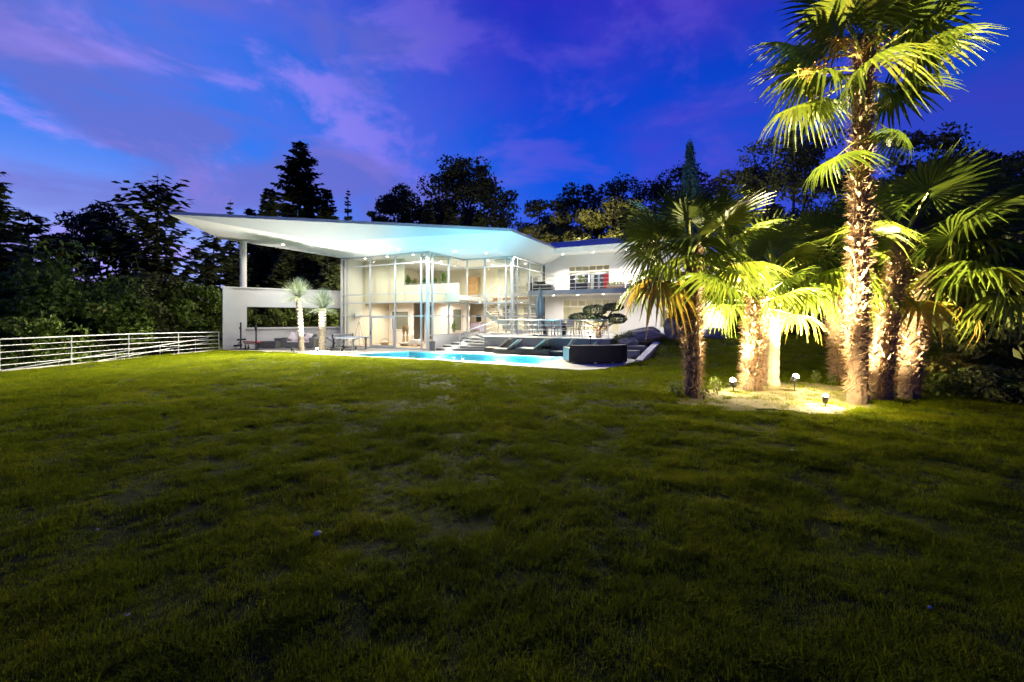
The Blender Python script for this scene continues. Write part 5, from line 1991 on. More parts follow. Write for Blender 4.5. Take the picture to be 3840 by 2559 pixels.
pillow('pale pink cushion on the right half of the outdoor sofa', (sl_.x + 0.45, sl_.y + 0.38, 0.70), 0.50, (R(65), 0.2, -0.15), M['cushion'])

# table tennis table
q = gp(1272, 1314)
tt = thing('table_tennis_table', 'blue-grey table tennis table with net and wheeled frame', 'table tennis table', (q.x, q.y + 0.55, 0.0), -0.28)
for x0, x1 in ((-1.37, -0.012), (0.012, 1.37)):
    mb = MB()
    mb.box(x0, x1, -0.76, 0.76, 0.735, 0.765)
    mb.build('table_half', M['ppt'], tt)
    mb = MB()
    mb.box(x0 + 0.02, x1 - 0.02, -0.745, -0.715, 0.68, 0.733)
    mb.box(x0 + 0.02, x1 - 0.02, 0.715, 0.745, 0.68, 0.733)
    mb.build('apron', M['frame'], tt)
for x_ in (-1.15, 1.15):
    for y_ in (-0.6, 0.6):
        mb = MB()
        mb.add([(x_ - 0.09, y_ - 0.03, 0.732), (x_ + 0.09, y_ - 0.03, 0.732), (x_ + 0.09, y_ + 0.03, 0.732), (x_ - 0.09, y_ + 0.03, 0.732),
                (x_ - 0.045, y_ - 0.03, 0.5), (x_ + 0.045, y_ - 0.03, 0.5), (x_ + 0.045, y_ + 0.03, 0.5), (x_ - 0.045, y_ + 0.03, 0.5),
                (x_ - 0.045, y_ - 0.03, 0.003), (x_ + 0.045, y_ - 0.03, 0.003), (x_ + 0.045, y_ + 0.03, 0.003), (x_ - 0.045, y_ + 0.03, 0.003)],
               [(0, 1, 2, 3), (0, 4, 5, 1), (1, 5, 6, 2), (2, 6, 7, 3), (3, 7, 4, 0), (4, 8, 9, 5), (5, 9, 10, 6), (6, 10, 11, 7), (7, 11, 8, 4), (8, 11, 10, 9)])
        mb.build('leg', M['grey_plastic'], tt)
for x_ in (-0.42, 0.42):
    mb = MB()
    mb.tube([(x_, -0.55, 0.12), (x_ * 0.5, -0.4, 0.4), (x_ * 1.9, -0.5, 0.71)], 0.018, 6)
    mb.tube([(x_, 0.55, 0.12), (x_ * 0.5, 0.4, 0.4), (x_ * 1.9, 0.5, 0.71)], 0.018, 6)
    mb.tube([(x_, -0.6, 0.14), (x_, 0.6, 0.14)], 0.025, 6)
    mb.build('under_frame', M['black'], tt)
    for y_ in (-0.6, 0.6):
        w = MB()
        w.tube([(x_ - 0.005, y_ - 0.025, 0.085), (x_ - 0.005, y_ + 0.025, 0.085)], 0.082, 16)
        wo_ = w.build('wheel', M['rubber'], tt)
        w = MB()
        w.tube([(x_ - 0.005, y_ - 0.03, 0.085), (x_ - 0.005, y_ + 0.03, 0.085)], 0.05, 14)
        w.build('rim', M['frame'], wo_)
mb = MB()
mb.tube([(-0.42, -0.1, 0.16), (0.42, -0.1, 0.16)], 0.02, 6)
mb.build('under_frame', M['black'], tt)
mb = MB()
mb.box(-0.004, 0.004, -0.90, 0.90, 0.775, 0.91)
mb.build('net', mat('grey_net', (0.30, 0.29, 0.28), None, 1, 0.9), tt)
mb = MB()
mb.box(-0.007, 0.007, -0.90, 0.90, 0.911, 0.93)
mb.build('net_tape', M['net'], tt)
for y_ in (-0.92, 0.92):
    mb = MB()
    mb.box(-0.03, 0.03, y_ - 0.03, y_ + 0.03, 0.70, 0.94)
    mb.build('net_post', M['black'], tt)

# planter beside the steps
q = gp(1620, 1313)
plt = thing('tall_planter', 'tapered square grey planter left of the garden steps', 'planter', (q.x + 0.08, q.y - 0.35, 0.0), 0.2)
mb = MB()
a, b, hh = 0.13, 0.185, 0.52
mb.add([(-a, -a, 0.003), (a, -a, 0.003), (a, a, 0.003), (-a, a, 0.003), (-b, -b, hh), (b, -b, hh), (b, b, hh), (-b, b, hh), (-b + .03, -b + .03, hh), (b - .03, -b + .03, hh), (b - .03, b - .03, hh), (-b + .03, b - .03, hh),
        (-b + .03, -b + .03, hh - .06), (b - .03, -b + .03, hh - .06), (b - .03, b - .03, hh - .06), (-b + .03, b - .03, hh - .06)],
       [(0, 3, 2, 1), (0, 1, 5, 4), (1, 2, 6, 5), (2, 3, 7, 6), (3, 0, 4, 7), (4, 5, 9, 8), (5, 6, 10, 9), (6, 7, 11, 10), (7, 4, 8, 11), (8, 9, 13, 12), (9, 10, 14, 13), (10, 11, 15, 14), (11, 8, 12, 15)])
mb.build('pot', M['planter'], plt)
mb = MB()
mb.box(-b + .032, b - .032, -b + .032, b - .032, hh - .09, hh - .065)
mb.build('soil', M['soil'], plt)

# ---- loungers along the slate wall
def lounger(label, s, t, w, length, panels, seed, base_h=0.24, ang=38, group='black wicker loungers'):
    p = HP(s, t)
    g = thing('sun_lounger', label, 'sun lounger', (p.x, p.y, 0.0), -TH, group)
    nb = 10
    prof = []
    for i in range(nb + 1):
        f = i / nb
        prof.append((f * length, base_h - 0.02 * math.sin(PI * f)))
    mb = MB()
    vs, fs = [], []
    for (x_, z_) in prof:
        e = 0.06 * (1 - min(1, x_ / 0.3))
        vs += [(x_, 0, 0.035 + 0.02 * math.sin(PI * x_ / length)), (x_, w, 0.035 + 0.02 * math.sin(PI * x_ / length)), (x_, w, z_), (x_, 0, z_)]
    for i in range(nb):
        for j in range(4):
            fs.append((i * 4 + j, (i + 1) * 4 + j, (i + 1) * 4 + (j + 1) % 4, i * 4 + (j + 1) % 4))
    fs += [(3, 2, 1, 0), tuple(nb * 4 + j for j in range(4))]
    mb.add(vs, fs)
    mb.build('base', M['wicker'], g)
    for k in range(panels):
        y0, y1 = w * k / panels + 0.02, w * (k + 1) / panels - 0.02
        mb = MB()
        x0 = length * 0.56
        l = 0.78
        c_, s_ = math.cos(R(ang)), math.sin(R(ang))
        z0 = base_h + 0.015
        n_ = (-s_ * 0.05, c_ * 0.05)
        mb.add([(x0, y0, z0), (x0 + c_ * l, y0, z0 + s_ * l), (x0 + c_ * l, y1, z0 + s_ * l), (x0, y1, z0),
                (x0 + n_[0], y0, z0 + n_[1]), (x0 + c_ * l + n_[0], y0, z0 + s_ * l + n_[1]), (x0 + c_ * l + n_[0], y1, z0 + s_ * l + n_[1]), (x0 + n_[0], y1, z0 + n_[1])],
               [(0, 1, 2, 3), (4, 7, 6, 5), (0, 4, 5, 1), (1, 5, 6, 2), (2, 6, 7, 3), (3, 7, 4, 0)])
        mb.build('backrest', M['wickergrey'], g, bevel=0.01)
        mb = MB()
        mb.box(0.04, x0 - 0.02, y0, y1, base_h + 0.0, base_h + 0.035)
        mb.build('seat', M['wickergrey'], g, bevel=0.01)
        mb = MB()
        mb.tube([(x0 + c_ * l * 0.8, (y0 + y1) / 2, z0 + s_ * l * 0.8), (x0 + c_ * l * 0.95, (y0 + y1) / 2, base_h - 0.02)], 0.012, 6)
        mb.build('prop', M['black'], g)
    for x_ in (0.12, length - 0.15):
        for y_ in (0.05, w - 0.09):
            mb = MB()
            mb.box(x_ - 0.06, x_ + 0.06, y_, y_ + 0.05, 0.002, 0.05)
            mb.build('foot', M['frame'], g)
    return g
M['wickergrey'] = mat('grey_woven_seat', (0.25, 0.235, 0.22), (0.31, 0.295, 0.28), 30, 0.7, 0.4, 60)
def place(u, t):
    return sT(u, t)
lounger('single wicker lounger nearest the garden steps', place(1816, 0.06), 0.06, 0.58, 1.55, 1, 1)
lounger('single wicker lounger second from the garden steps', place(1848, -0.56), -0.56, 0.58, 1.50, 1, 2)
lounger('wide double wicker lounger in the middle of the slate wall', place(1928, -0.58), -0.58, 1.18, 1.95, 2, 3, 0.30)
lounger('small dark lounger between the double lounger and the black sofa', place(2052, -0.50), -0.50, 0.62, 1.45, 1, 4, 0.20, 50)
lounger('dark lounger half hidden by the black sofa', place(2130, -0.55), -0.55, 0.62, 1.5, 1, 5, 0.20, 42)
p = HP(sT(2048, 0.2), 0.22)
wbox('side_chest', 'black wicker chest against the slate wall behind the small lounger', 'chest', (p.x, p.y), 0.55, 0.4, 0.42, -TH, M['wicker'])
p = HP(sT(2372, 0.2), 0.1)
wbox('deck_box', 'blue-grey storage box against the low wall right of the black sofa', 'box', (p.x - 0.05, p.y - 0.1), 0.62, 0.4, 0.36, -TH, M['planter'])

# ---- big curved wicker sofa seen from behind
c0 = gp(2252, 1366)
bs_ = thing('curved_wicker_sofa', 'large black wicker daybed seen from behind at the end of the pool', 'sofa', (c0.x, c0.y + 0.35, 0.0), 0.12)
outl = [(-1.22, -0.02), (-0.9, -0.10), (-0.45, -0.19), (0.0, -0.24), (0.45, -0.21), (0.9, -0.10), (1.24, 0.04)]
def strip(mb, pts, th, z0, z1, top=None):
    n_ = len(pts)
    vs, fs = [], []
    for i, p in enumerate(pts):
        a = Vector(pts[max(0, i - 1)])
        b = Vector(pts[min(n_ - 1, i + 1)])
        d = (b - a).normalized()
        nn = Vector((-d.y, d.x)) * th
        vs += [(p[0], p[1], z0), (p[0] + nn.x, p[1] + nn.y, z0), (p[0] + nn.x, p[1] + nn.y, z1), (p[0], p[1], z1)]
    for i in range(n_ - 1):
        for j in range(4):
            fs.append((i * 4 + j, (i + 1) * 4 + j, (i + 1) * 4 + (j + 1) % 4, i * 4 + (j + 1) % 4))
    fs += [(3, 2, 1, 0), tuple((n_ - 1) * 4 + j for j in range(4))]
    mb.add(vs, fs)
mb = MB()
strip(mb, outl, 0.16, 0.05, 0.73)
mb.build('backrest', M['wicker'], bs_)
mb = MB()
strip(mb, [(p[0], p[1] - 0.008) for p in outl], 0.17, 0.732, 0.756)
mb.build('top_rim', M['wickergrey'], bs_)
mb = MB()
mb.prism([(p[0] * 0.95, p[1] + 0.19) for p in outl] + [(1.2, 1.2), (-1.18, 1.2)], 0.05, 0.34)
mb.build('seat_base', M['wicker'], bs_)
mb = MB()
mb.prism([(p[0] * 0.92, p[1] + 0.21) for p in outl] + [(1.14, 1.15), (-1.12, 1.15)], 0.342, 0.46)
mb.build('seat_cushion', M['wickergrey'], bs_, bevel=0.03)
for sx in (-1.22, 1.08):
    mb = MB()
    mb.box(sx, sx + 0.14, 0.17, 1.18, 0.05, 0.62)
    mb.build('armrest', M['wicker'], bs_, bevel=0.01)
for (x_, y_) in ((-1.1, -0.0), (-0.2, -0.17), (0.55, -0.12), (1.12, 0.05), (-1.05, 1.1), (1.1, 1.1)):
    mb = MB()
    mb.box(x_ - 0.06, x_ + 0.06, y_, y_ + 0.06, 0.002, 0.048)
    mb.build('foot', M['frame'], bs_)

# ---- closed parasol on the terrace
q = gp(2012, 1262, 0.842)
ums = thing('closed_parasol', 'folded grey striped parasol standing on the terrace', 'parasol', (q.x + 0.25, q.y + 0.9, 0.842))
fabric = MB()
vs, fs = [], []
rng = random.Random(4)
prof = [(0.03, 2.80), (0.10, 2.58), (0.15, 2.25), (0.20, 1.95), (0.23, 1.6), (0.20, 1.3), (0.16, 1.08), (0.21, 0.85), (0.26, 0.6), (0.22, 0.42)]
ns = 24
for i, (r, z) in enumerate(prof):
    for j in range(ns):
        a = 2 * PI * j / ns
        k = 1 + (0.28 if j % 3 == 0 else -0.14) * min(1, i / 3) + rng.uniform(-0.05, 0.05)
        vs.append((r * k * math.cos(a + 0.05 * i), r * k * math.sin(a + 0.05 * i), z + (0.05 * math.sin(3 * a) if i == len(prof) - 1 else 0)))
for i in range(len(prof) - 1):
    for j in range(ns):
        fs.append((i * ns + j, (i + 1) * ns + j, (i + 1) * ns + (j + 1) % ns, i * ns + (j + 1) % ns))
fs.append(tuple(range(ns)))
fabric.add(vs, fs)
fabric.build('canopy', mat('grey_canvas', (0.17, 0.175, 0.19), (0.27, 0.275, 0.29), 9.0, 0.9, stretch=(3, 3, 0.2)), ums)
mb = MB()
mb.tube([(0, 0, 0.03), (0, 0, 2.85)], 0.024, 8)
mb.build('pole', M['frame'], ums)
mb = MB()
mb.box(-0.42, 0.42, -0.42, 0.42, 0.002, 0.06)
mb.build('base_plate', M['black'], ums, bevel=0.01)
mb = MB()
mb.tube([(0, 0, 1.06), (0, 0, 1.12)], 0.135, 14)
mb.build('strap', M['black'], ums)

# ---- dining table, chairs and bar stools on the terrace
TZ = 0.842
def chair(label, p, rz, group):
    t = thing('dining_chair', label, 'chair', (p[0], p[1], TZ), rz, group)
    mb = MB()
    mb.box(-0.22, 0.22, -0.22, 0.22, 0.43, 0.46)
    mb.build('seat', M['wickergrey'], t)
    mb = MB()
    mb.add([(-0.21, 0.21, 0.50), (0.21, 0.21, 0.50), (0.21, 0.34, 0.94), (-0.21, 0.34, 0.94), (-0.21, 0.235, 0.50), (0.21, 0.235, 0.50), (0.21, 0.365, 0.94), (-0.21, 0.365, 0.94)],
           [(0, 1, 2, 3), (4, 7, 6, 5), (0, 4, 5, 1), (1, 5, 6, 2), (2, 6, 7, 3), (3, 7, 4, 0)])
    mb.build('backrest', M['wickergrey'], t)
    for sx in (-1, 1):
        mb = MB()
        mb.tube([(sx * 0.22, -0.24, 0.003), (sx * 0.21, -0.20, 0.44)], 0.014, 6)
        mb.build('leg', M['black'], t)
        mb = MB()
        mb.tube([(sx * 0.22, 0.30, 0.003), (sx * 0.21, 0.22, 0.45), (sx * 0.215, 0.355, 0.95)], 0.014, 6)
        mb.build('leg', M['black'], t)
    return t
tb_s, tb_t = sT(2080, 3.2), 3.2
p = HP(tb_s, tb_t)
dt_ = thing('dining_table', 'long dark outdoor dining table behind the terrace railing', 'table', (p.x, p.y, TZ), -TH)
mb = MB()
mb.box(-0.95, 0.95, -0.48, 0.48, 0.71, 0.745)
mb.build('table_top', M['grey_plastic'], dt_)
for x_ in (-0.6, 0.6):
    mb = MB()
    mb.box(x_ - 0.08, x_ + 0.08, -0.12, 0.12, 0.003, 0.708)
    mb.build('leg', M['black'], dt_)
cl_ = ['dining chair at the parasol end of the table', 'dining chair on the near side next to the parasol', 'dining chair in the middle of the near side of the table', 'dining chair on the near side towards the olive', 'dining chair on the far side next to the parasol', 'dining chair in the middle of the far side of the table', 'dining chair on the far side towards the olive', 'dining chair at the olive end of the table']
spots = [(-1.25, 0.0, PI / 2), (-0.62, -0.72, PI), (0.0, -0.72, PI), (0.62, -0.74, PI), (-0.62, 0.72, 0), (0.0, 0.72, 0), (0.62, 0.74, 0), (1.28, 0.0, -PI / 2)]
for (dx_, dy_, rz_), lb in zip(spots, cl_):
    p = HP(tb_s + dx_, tb_t + dy_)
    chair(lb, (p.x, p.y), rz_ - TH, 'chairs round the terrace dining table')
p = HP(sT(2215, 7.6), 7.6)
hb = thing('bar_table', 'tall thin-legged bar table in front of the kitchen window', 'table', (p.x, p.y, TZ), -TH)
mb = MB()
mb.box(-0.95, 0.95, -0.32, 0.32, 1.02, 1.06)
mb.build('table_top', M['oak'], hb)
for x_ in (-0.88, 0.88):
    for y_ in (-0.26, 0.26):
        mb = MB()
        mb.tube([(x_, y_, 0.003), (x_, y_, 1.018)], 0.018, 6)
        mb.build('leg', M['black'], hb)
for i, u in enumerate((2168, 2198, 2232, 2268)):
    p = HP(sT(u, 6.7), 6.7)
    t = thing('bar_stool', ['bar stool nearest the dining table', 'bar stool second from the dining table', 'bar stool behind the olive trunk', 'bar stool at the olive end of the tall table'][i], 'stool', (p.x, p.y, TZ), -TH + 0.15 * i, 'bar stools at the tall table')
    mb = MB()
    mb.lathe([(0.17, 0.74), (0.19, 0.76), (0.19, 0.79), (0.16, 0.80)], 16)
    mb.build('seat', M['oak'], t)
    mb = MB()
    mb.tube([(0.19 * math.cos(a_), 0.19 * math.sin(a_), 0.98) for a_ in [R(20 + 14 * j) for j in range(11)]], 0.018, 6)
    mb.build('backrest', M['oak'], t)
    for k in range(4):
        a_ = R(45 + 90 * k)
        mb = MB()
        mb.tube([(0.22 * math.cos(a_), 0.22 * math.sin(a_), 0.003), (0.13 * math.cos(a_), 0.13 * math.sin(a_), 0.74)] + ([(0.19 * math.cos(a_), 0.19 * math.sin(a_), 0.98)] if k < 2 else []), 0.012, 6)
        mb.build('leg', M['black'], t)
    mb = MB()
    mb.tube([(0.20 * math.cos(R(45 + 90 * k)), 0.20 * math.sin(R(45 + 90 * k)), 0.28) for k in range(5)], 0.009, 6)
    mb.build('footrest', M['black'], t)

# ---- balcony furniture
def bal(u, t, z=0.0):
    q = HP(sT(u, t), t)
    return (q.x, q.y, ZBT + z)
q = bal(2034, 7.3)
bsf = thing('balcony_sofa', 'dark wicker sofa with pale cushions at the glass end of the balcony', 'sofa', q, -TH)
mb = MB()
mb.box(-0.75, 0.75, -0.35, 0.40, 0.05, 0.36)
mb.build('seat_base', M['wicker'], bsf, bevel=0.01)
mb = MB()
mb.box(-0.75, 0.10, 0.28, 0.42, 0.361, 0.72)
mb.build('backrest', M['wicker'], bsf, bevel=0.01)
mb = MB()
mb.box(-0.76, -0.55, -0.36, 0.27, 0.362, 0.62)
mb.build('armrest', M['wicker'], bsf, bevel=0.01)
mb = MB()
mb.box(-0.50, 0.74, -0.33, 0.26, 0.365, 0.44)
mb.build('seat_cushion', M['grey_plastic'], bsf, bevel=0.02)
q2 = bal(2060, 7.15, 0.55)
pillow('pink cushion lying on the balcony sofa', q2, 0.50, (R(15), 0.1, 0.3), M['cushion'])
q = bal(2178, 6.85)
bpl = thing('balcony_planter', 'dark box planter with a pale round bush on the balcony', 'planter', q, -TH)
mb = MB()
mb.box(-0.53, 0.53, -0.22, 0.22, 0.003, 0.46)
mb.build('box', M['wicker'], bpl, bevel=0.01)
rg = np.random.default_rng(61)
V, Fq = leaf_cloud(rg, [(0.05, 0, 0.70)], [(0.30, 0.24, 0.24)], 520, 0.08)
obj('foliage', tri_mesh('foliage', V, Fq, M['shrub']), bpl)
for i, (u, w, mt_) in enumerate(((2310, 1.1, 'oak'), (2385, 1.15, 'planter'), (2475, 1.1, 'oak'))):
    q = bal(u, 6.85)
    t = thing('planter_trough', ['low brown trough planter on the balcony left of the palm leaf', 'grey trough planter with yellow flowers behind the balcony rail', 'low brown trough planter on the balcony behind the palm leaves'][i], 'planter', q, -TH)
    mb = MB()
    mb.box(-w / 2, w / 2, -0.18, 0.18, 0.003, 0.28)
    mb.build('trough', M[mt_], t, bevel=0.01)
    V, Fq = leaf_cloud(np.random.default_rng(63 + i), [(k * 0.2 - 0.4, 0, 0.36) for k in range(5)], [(0.16, 0.14, 0.10 if i != 1 else 0.16)] * 5, 90, 0.07)
    obj('foliage', tri_mesh('foliage', V, Fq, M['shrub' if i else 'leafgreen']), t)
# ------------------------------------------------------------------ things seen through the glass
def inside(u, t, z):
    q = HP(sT(u, t), t)
    return (q.x, q.y, z)
# tripod film lamp
lt = thing('tripod_floor_lamp', 'chrome film lamp on a tall wooden tripod behind the glass', 'floor lamp', inside(1346, 1.0, 0.03), -TH)
for k in range(3):
    a = R(200 + 120 * k)
    mb = MB()
    mb.tube([(0.42 * math.cos(a), 0.42 * math.sin(a), 0.0), (0.04 * math.cos(a), 0.04 * math.sin(a), 1.55)], 0.018, 6)
    mb.build('leg', M['oak'], lt)
mb = MB()
mb.tube([(0, 0, 1.5), (0, 0, 1.85)], 0.025, 8)
mb.build('stem', M['frame'], lt)
mb = MB()
mb.tube([(0.12, 0.14, 1.98), (0.02, 0.02, 1.98), (-0.10, -0.12, 1.98), (-0.15, -0.18, 1.98)], [0.07, 0.16, 0.20, 0.235], 18)
mb.build('lamp_head', M['steel'], lt, smooth=True)
# basket by the glass door
bk = thing('wicker_basket', 'round wicker basket with a hoop handle behind the glass door', 'basket', inside(1443, 1.5, 0.03), 0.2)
mb = MB()
mb.lathe([(0.22, 0.0), (0.30, 0.20), (0.31, 0.21), (0.28, 0.20), (0.21, 0.03)], 18)
mb.build('bowl', M['oak'], bk)
mb = MB()
mb.tube([(0.28 * math.cos(R(a)), 0, 0.2 + 0.28 * math.sin(R(a))) for a in range(0, 181, 15)], 0.014, 6)
mb.build('handle', M['oak'], bk)
mb = MB()
mb.blob((0.02, 0, 0.24), (0.2, 0.16, 0.09), 10, 6)
mb.build('cloth', M['inwhite'], bk, smooth=True)
# low bench with white slabs, dried reeds, carved figure, table lamp
lb = thing('low_display_bench', 'low stepped white display bench inside the glass corner', 'bench', inside(1545, 2.2, 0.03), -TH)
for i, (x0, x1, z0, z1) in enumerate(((-0.85, 0.75, 0.10, 0.22), (-0.15, 0.75, 0.222, 0.32), (0.0, 0.7, 0.322, 0.42))):
    mb = MB()
    mb.box(x0, x1, -0.3, 0.3, z0, z1)
    mb.build('slab', M['inwhite' if i % 2 else 'pink'], lb, bevel=0.01)
for x_ in (-0.75, 0.65):
    mb = MB()
    mb.box(x_ - 0.05, x_ + 0.05, -0.25, 0.25, 0.0, 0.098)
    mb.build('foot', M['oak'], lb)
rng = random.Random(3)
for i, u in enumerate((1514, 1527)):
    q = inside(u, 2.6, 0.03)
    t = thing('reed_vase', ['vase of dried reeds left in the display corner', 'vase of dried reeds next to the carved figure'][i], 'vase', q, 0)
    mb = MB()
    mb.lathe([(0.07, 0.0), (0.10, 0.15), (0.08, 0.55), (0.09, 0.62)], 14)
    mb.build('vase', M['oak'], t)
    mb = MB()
    for k in range(34):
        a = rng.uniform(0, 2 * PI)
        r = rng.uniform(0.02, 0.2)
        mb.tube([(0, 0, 0.55), (r * 0.5 * math.cos(a), r * 0.5 * math.sin(a), 0.9), (r * math.cos(a), r * math.sin(a), rng.uniform(1.15, 1.4))], [0.005, 0.006, 0.010], 4)
    mb.build('dried_reeds', M['stub'], t)
q = inside(1534, 4.9, 0.03)
cf = thing('carved_figure', 'slim carved wooden figure on a tall white plinth', 'sculpture', q, 0.0)
mb = MB()
mb.box(-0.2, 0.2, -0.2, 0.2, 0.0, 1.05)
mb.build('plinth', M['inwhite'], cf)
mb = MB()
mb.tube([(0, 0, 1.9), (0, 0, 1.98), (0.0, 0, 2.06), (0, 0, 2.12)], [0.035, 0.06, 0.055, 0.02], 10)
mb.tube([(0, 0, 1.88), (0, 0, 1.78), (0, 0, 1.55), (0, 0, 1.46)], [0.05, 0.10, 0.075, 0.09], 10)
for sx in (-1, 1):
    mb.tube([(sx * 0.04, 0, 1.5), (sx * 0.055, 0.01, 1.28), (sx * 0.045, 0, 1.052)], [0.05, 0.04, 0.03], 8)
    mb.tube([(sx * 0.10, 0, 1.82), (sx * 0.125, 0.01, 1.62), (sx * 0.09, -0.03, 1.45)], [0.03, 0.025, 0.018], 8)
mb.build('figure', M['oak'], cf, smooth=True)
q = inside(1545, 2.75, 0.03)
tl_ = thing('table_lamp', 'table lamp with a white cylinder shade beside the reed vases', 'table lamp', q, 0)
mb = MB()
mb.lathe([(0.10, 0.0), (0.12, 0.3), (0.03, 0.34), (0.03, 0.72)], 14)
mb.build('base', M['oak'], tl_)
mb = MB()
mb.lathe([(0.12, 0.70), (0.12, 1.02)], 18)
mb.build('lamp_shade', emit('lit_lamp_shade', (1.0, 0.86, 0.62), 1.6), tl_)
# gallery plants on the parapet
def house_plant(label, p, h, r, seed, pot=True, n=46, mt='indoor', group='plants on the gallery parapet'):
    rng = random.Random(seed)
    t = thing('house_plant', label, 'plant', p, 0, group)
    if pot:
        mb = MB()
        mb.lathe([(0.09, 0.0), (0.13, 0.20), (0.14, 0.21), (0.11, 0.20)], 14)
        mb.build('pot', M['planter'], t)
    mb = MB()
    for k in range(n):
        a = rng.uniform(0, 2 * PI)
        el = R(rng.uniform(10, 85))
        l = h * rng.uniform(0.6, 1.0)
        d = Vector((math.cos(a) * math.cos(el) * r / h, math.sin(a) * math.cos(el) * r / h, math.sin(el)))
        s = Vector((-math.sin(a), math.cos(a), 0)) * 0.028
        p0 = Vector((0, 0, 0.18 if pot else 0))
        p1 = p0 + d * l * 0.6 + Vector((0, 0, 0.05))
        p2 = p0 + d * l + Vector((0, 0, -0.22 * l * math.cos(el)))
        mb.add([p0 - s * 0.4, p0 + s * 0.4, p1 + s, p1 - s, p2], [(0, 1, 2, 3), (3, 2, 4)])
    mb.build('foliage', M[mt], t)
    return t
house_plant('tall bushy plant at the left end of the gallery parapet', inside(1530, 2.12, 3.98), 0.75, 0.6, 1, n=90)
house_plant('drooping yellow-green plant on the gallery parapet', inside(1556, 2.12, 3.98), 0.42, 0.6, 2, mt='fanold')
house_plant('small leafy plant on the gallery parapet behind the corner post', inside(1592, 2.1, 3.98), 0.45, 0.45, 3)
house_plant('low flowering plant on the gallery parapet right of the corner post', inside(1632, 2.1, 3.98), 0.40, 0.5, 4)
house_plant('tall arching plant near the right end of the gallery parapet', inside(1662, 2.1, 3.98), 0.85, 0.55, 5, n=90)
house_plant('leafy potted plant on the raised floor behind the glass', inside(1702, 4.8, 0.86), 0.85, 0.4, 6, n=70, group=None)
# carved cabinet on the gallery
cb = thing('carved_cabinet', 'tall carved pale wooden cabinet on the gallery behind the stairs', 'cabinet', inside(1776, 8.7, 3.31), -TH)
mb = MB()
mb.box(-0.42, 0.42, -0.2, 0.22, 0.0, 1.78)
mb.build('body', M['oak'], cb, bevel=0.01)
mb = MB()
mb.box(-0.47, 0.47, -0.24, 0.24, 1.782, 1.86)
mb.build('cornice', M['oak'], cb, bevel=0.01)
for i, z in enumerate((0.12, 0.68, 1.22)):
    for x0 in (-0.38, 0.02):
        mb = MB()
        mb.box(x0, x0 + 0.36, -0.23, -0.202, z, z + 0.46)
        mb.build('door_panel', M['wood'], cb, bevel=0.012)
# desk, chair and shelves on the raised floor
dk = thing('writing_desk', 'lilac writing desk on the raised floor behind the glass', 'desk', inside(1778, 6.6, 0.84), -TH)
M['lilac'] = mat('lilac_lacquer', (0.46, 0.40, 0.56), None, 1, 0.4)
mb = MB()
mb.box(-0.7, 0.7, -0.3, 0.3, 0.72, 0.76)
mb.build('desk_top', M['oak'], dk)
mb = MB()
mb.box(-0.66, 0.66, -0.27, -0.24, 0.15, 0.718)
mb.build('front_panel', M['lilac'], dk)
for x_ in (-0.66, 0.63):
    mb = MB()
    mb.box(x_, x_ + 0.03, -0.24, 0.27, 0.0, 0.718)
    mb.build('side_panel', M['lilac'], dk)
oc = thing('office_chair', 'high-backed black office chair at the lilac desk', 'chair', inside(1789, 7.4, 0.84), -TH)
mb = MB()
mb.box(-0.24, 0.24, -0.24, 0.24, 0.46, 0.54)
mb.build('seat', M['black'], oc, bevel=0.02)
mb = MB()
mb.box(-0.23, 0.23, 0.22, 0.29, 0.6, 1.28)
mb.build('backrest', M['black'], oc, bevel=0.03)
mb = MB()
mb.tube([(0, 0, 0.08), (0, 0, 0.458)], 0.03, 8)
for k in range(5):
    a = k * 1.2566
    mb.tube([(0, 0, 0.09), (0.28 * math.cos(a), 0.28 * math.sin(a), 0.05)], 0.018, 6)
mb.build('base', M['black'], oc)
sh = thing('book_shelf', 'dark open shelf with books in the pink lower room', 'shelf', inside(1712, 8.6, 0.84), -TH)
mb = MB()
mb.box(-0.5, -0.46, -0.16, 0.16, 0, 2.0)
mb.box(0.46, 0.5, -0.16, 0.16, 0, 2.0)
mb.build('side_panel', M['wood'], sh)
for k in range(5):
    mb = MB()
    mb.box(-0.458, 0.458, -0.16, 0.16, 0.05 + 0.45 * k, 0.08 + 0.45 * k)
    mb.build('shelf', M['wood'], sh)
# clothes seen in the upper window of the wing
rl = thing('clothes_rail', 'chrome clothes rail behind the upper window of the wing', 'clothes rail', inside(2210, 11.2, ZBT), -TH)
mb = MB()
mb.tube([(-1.5, 0, 1.55), (1.5, 0, 1.55)], 0.018, 8)
mb.build('bar', M['steel'], rl)
for x_ in (-1.5, 1.5):
    mb = MB()
    mb.tube([(x_, 0, 0.003), (x_, 0, 1.56)], 0.018, 8)
    mb.tube([(x_, -0.25, 0.015), (x_, 0.25, 0.015)], 0.018, 8)
    mb.build('stand', M['steel'], rl)
cols = [(0.03, 0.035, 0.06), (0.02, 0.02, 0.025), (0.30, 0.31, 0.34), (0.05, 0.06, 0.10), (0.55, 0.56, 0.60), (0.02, 0.025, 0.05), (0.08, 0.09, 0.13), (0.40, 0.42, 0.48), (0.03, 0.03, 0.04), (0.12, 0.12, 0.15), (0.05, 0.05, 0.08), (0.34, 0.02, 0.03)]
nm = ['navy', 'black', 'pale grey', 'blue', 'off-white', 'midnight blue', 'slate', 'light blue-grey', 'charcoal', 'dark grey', 'indigo', 'red']
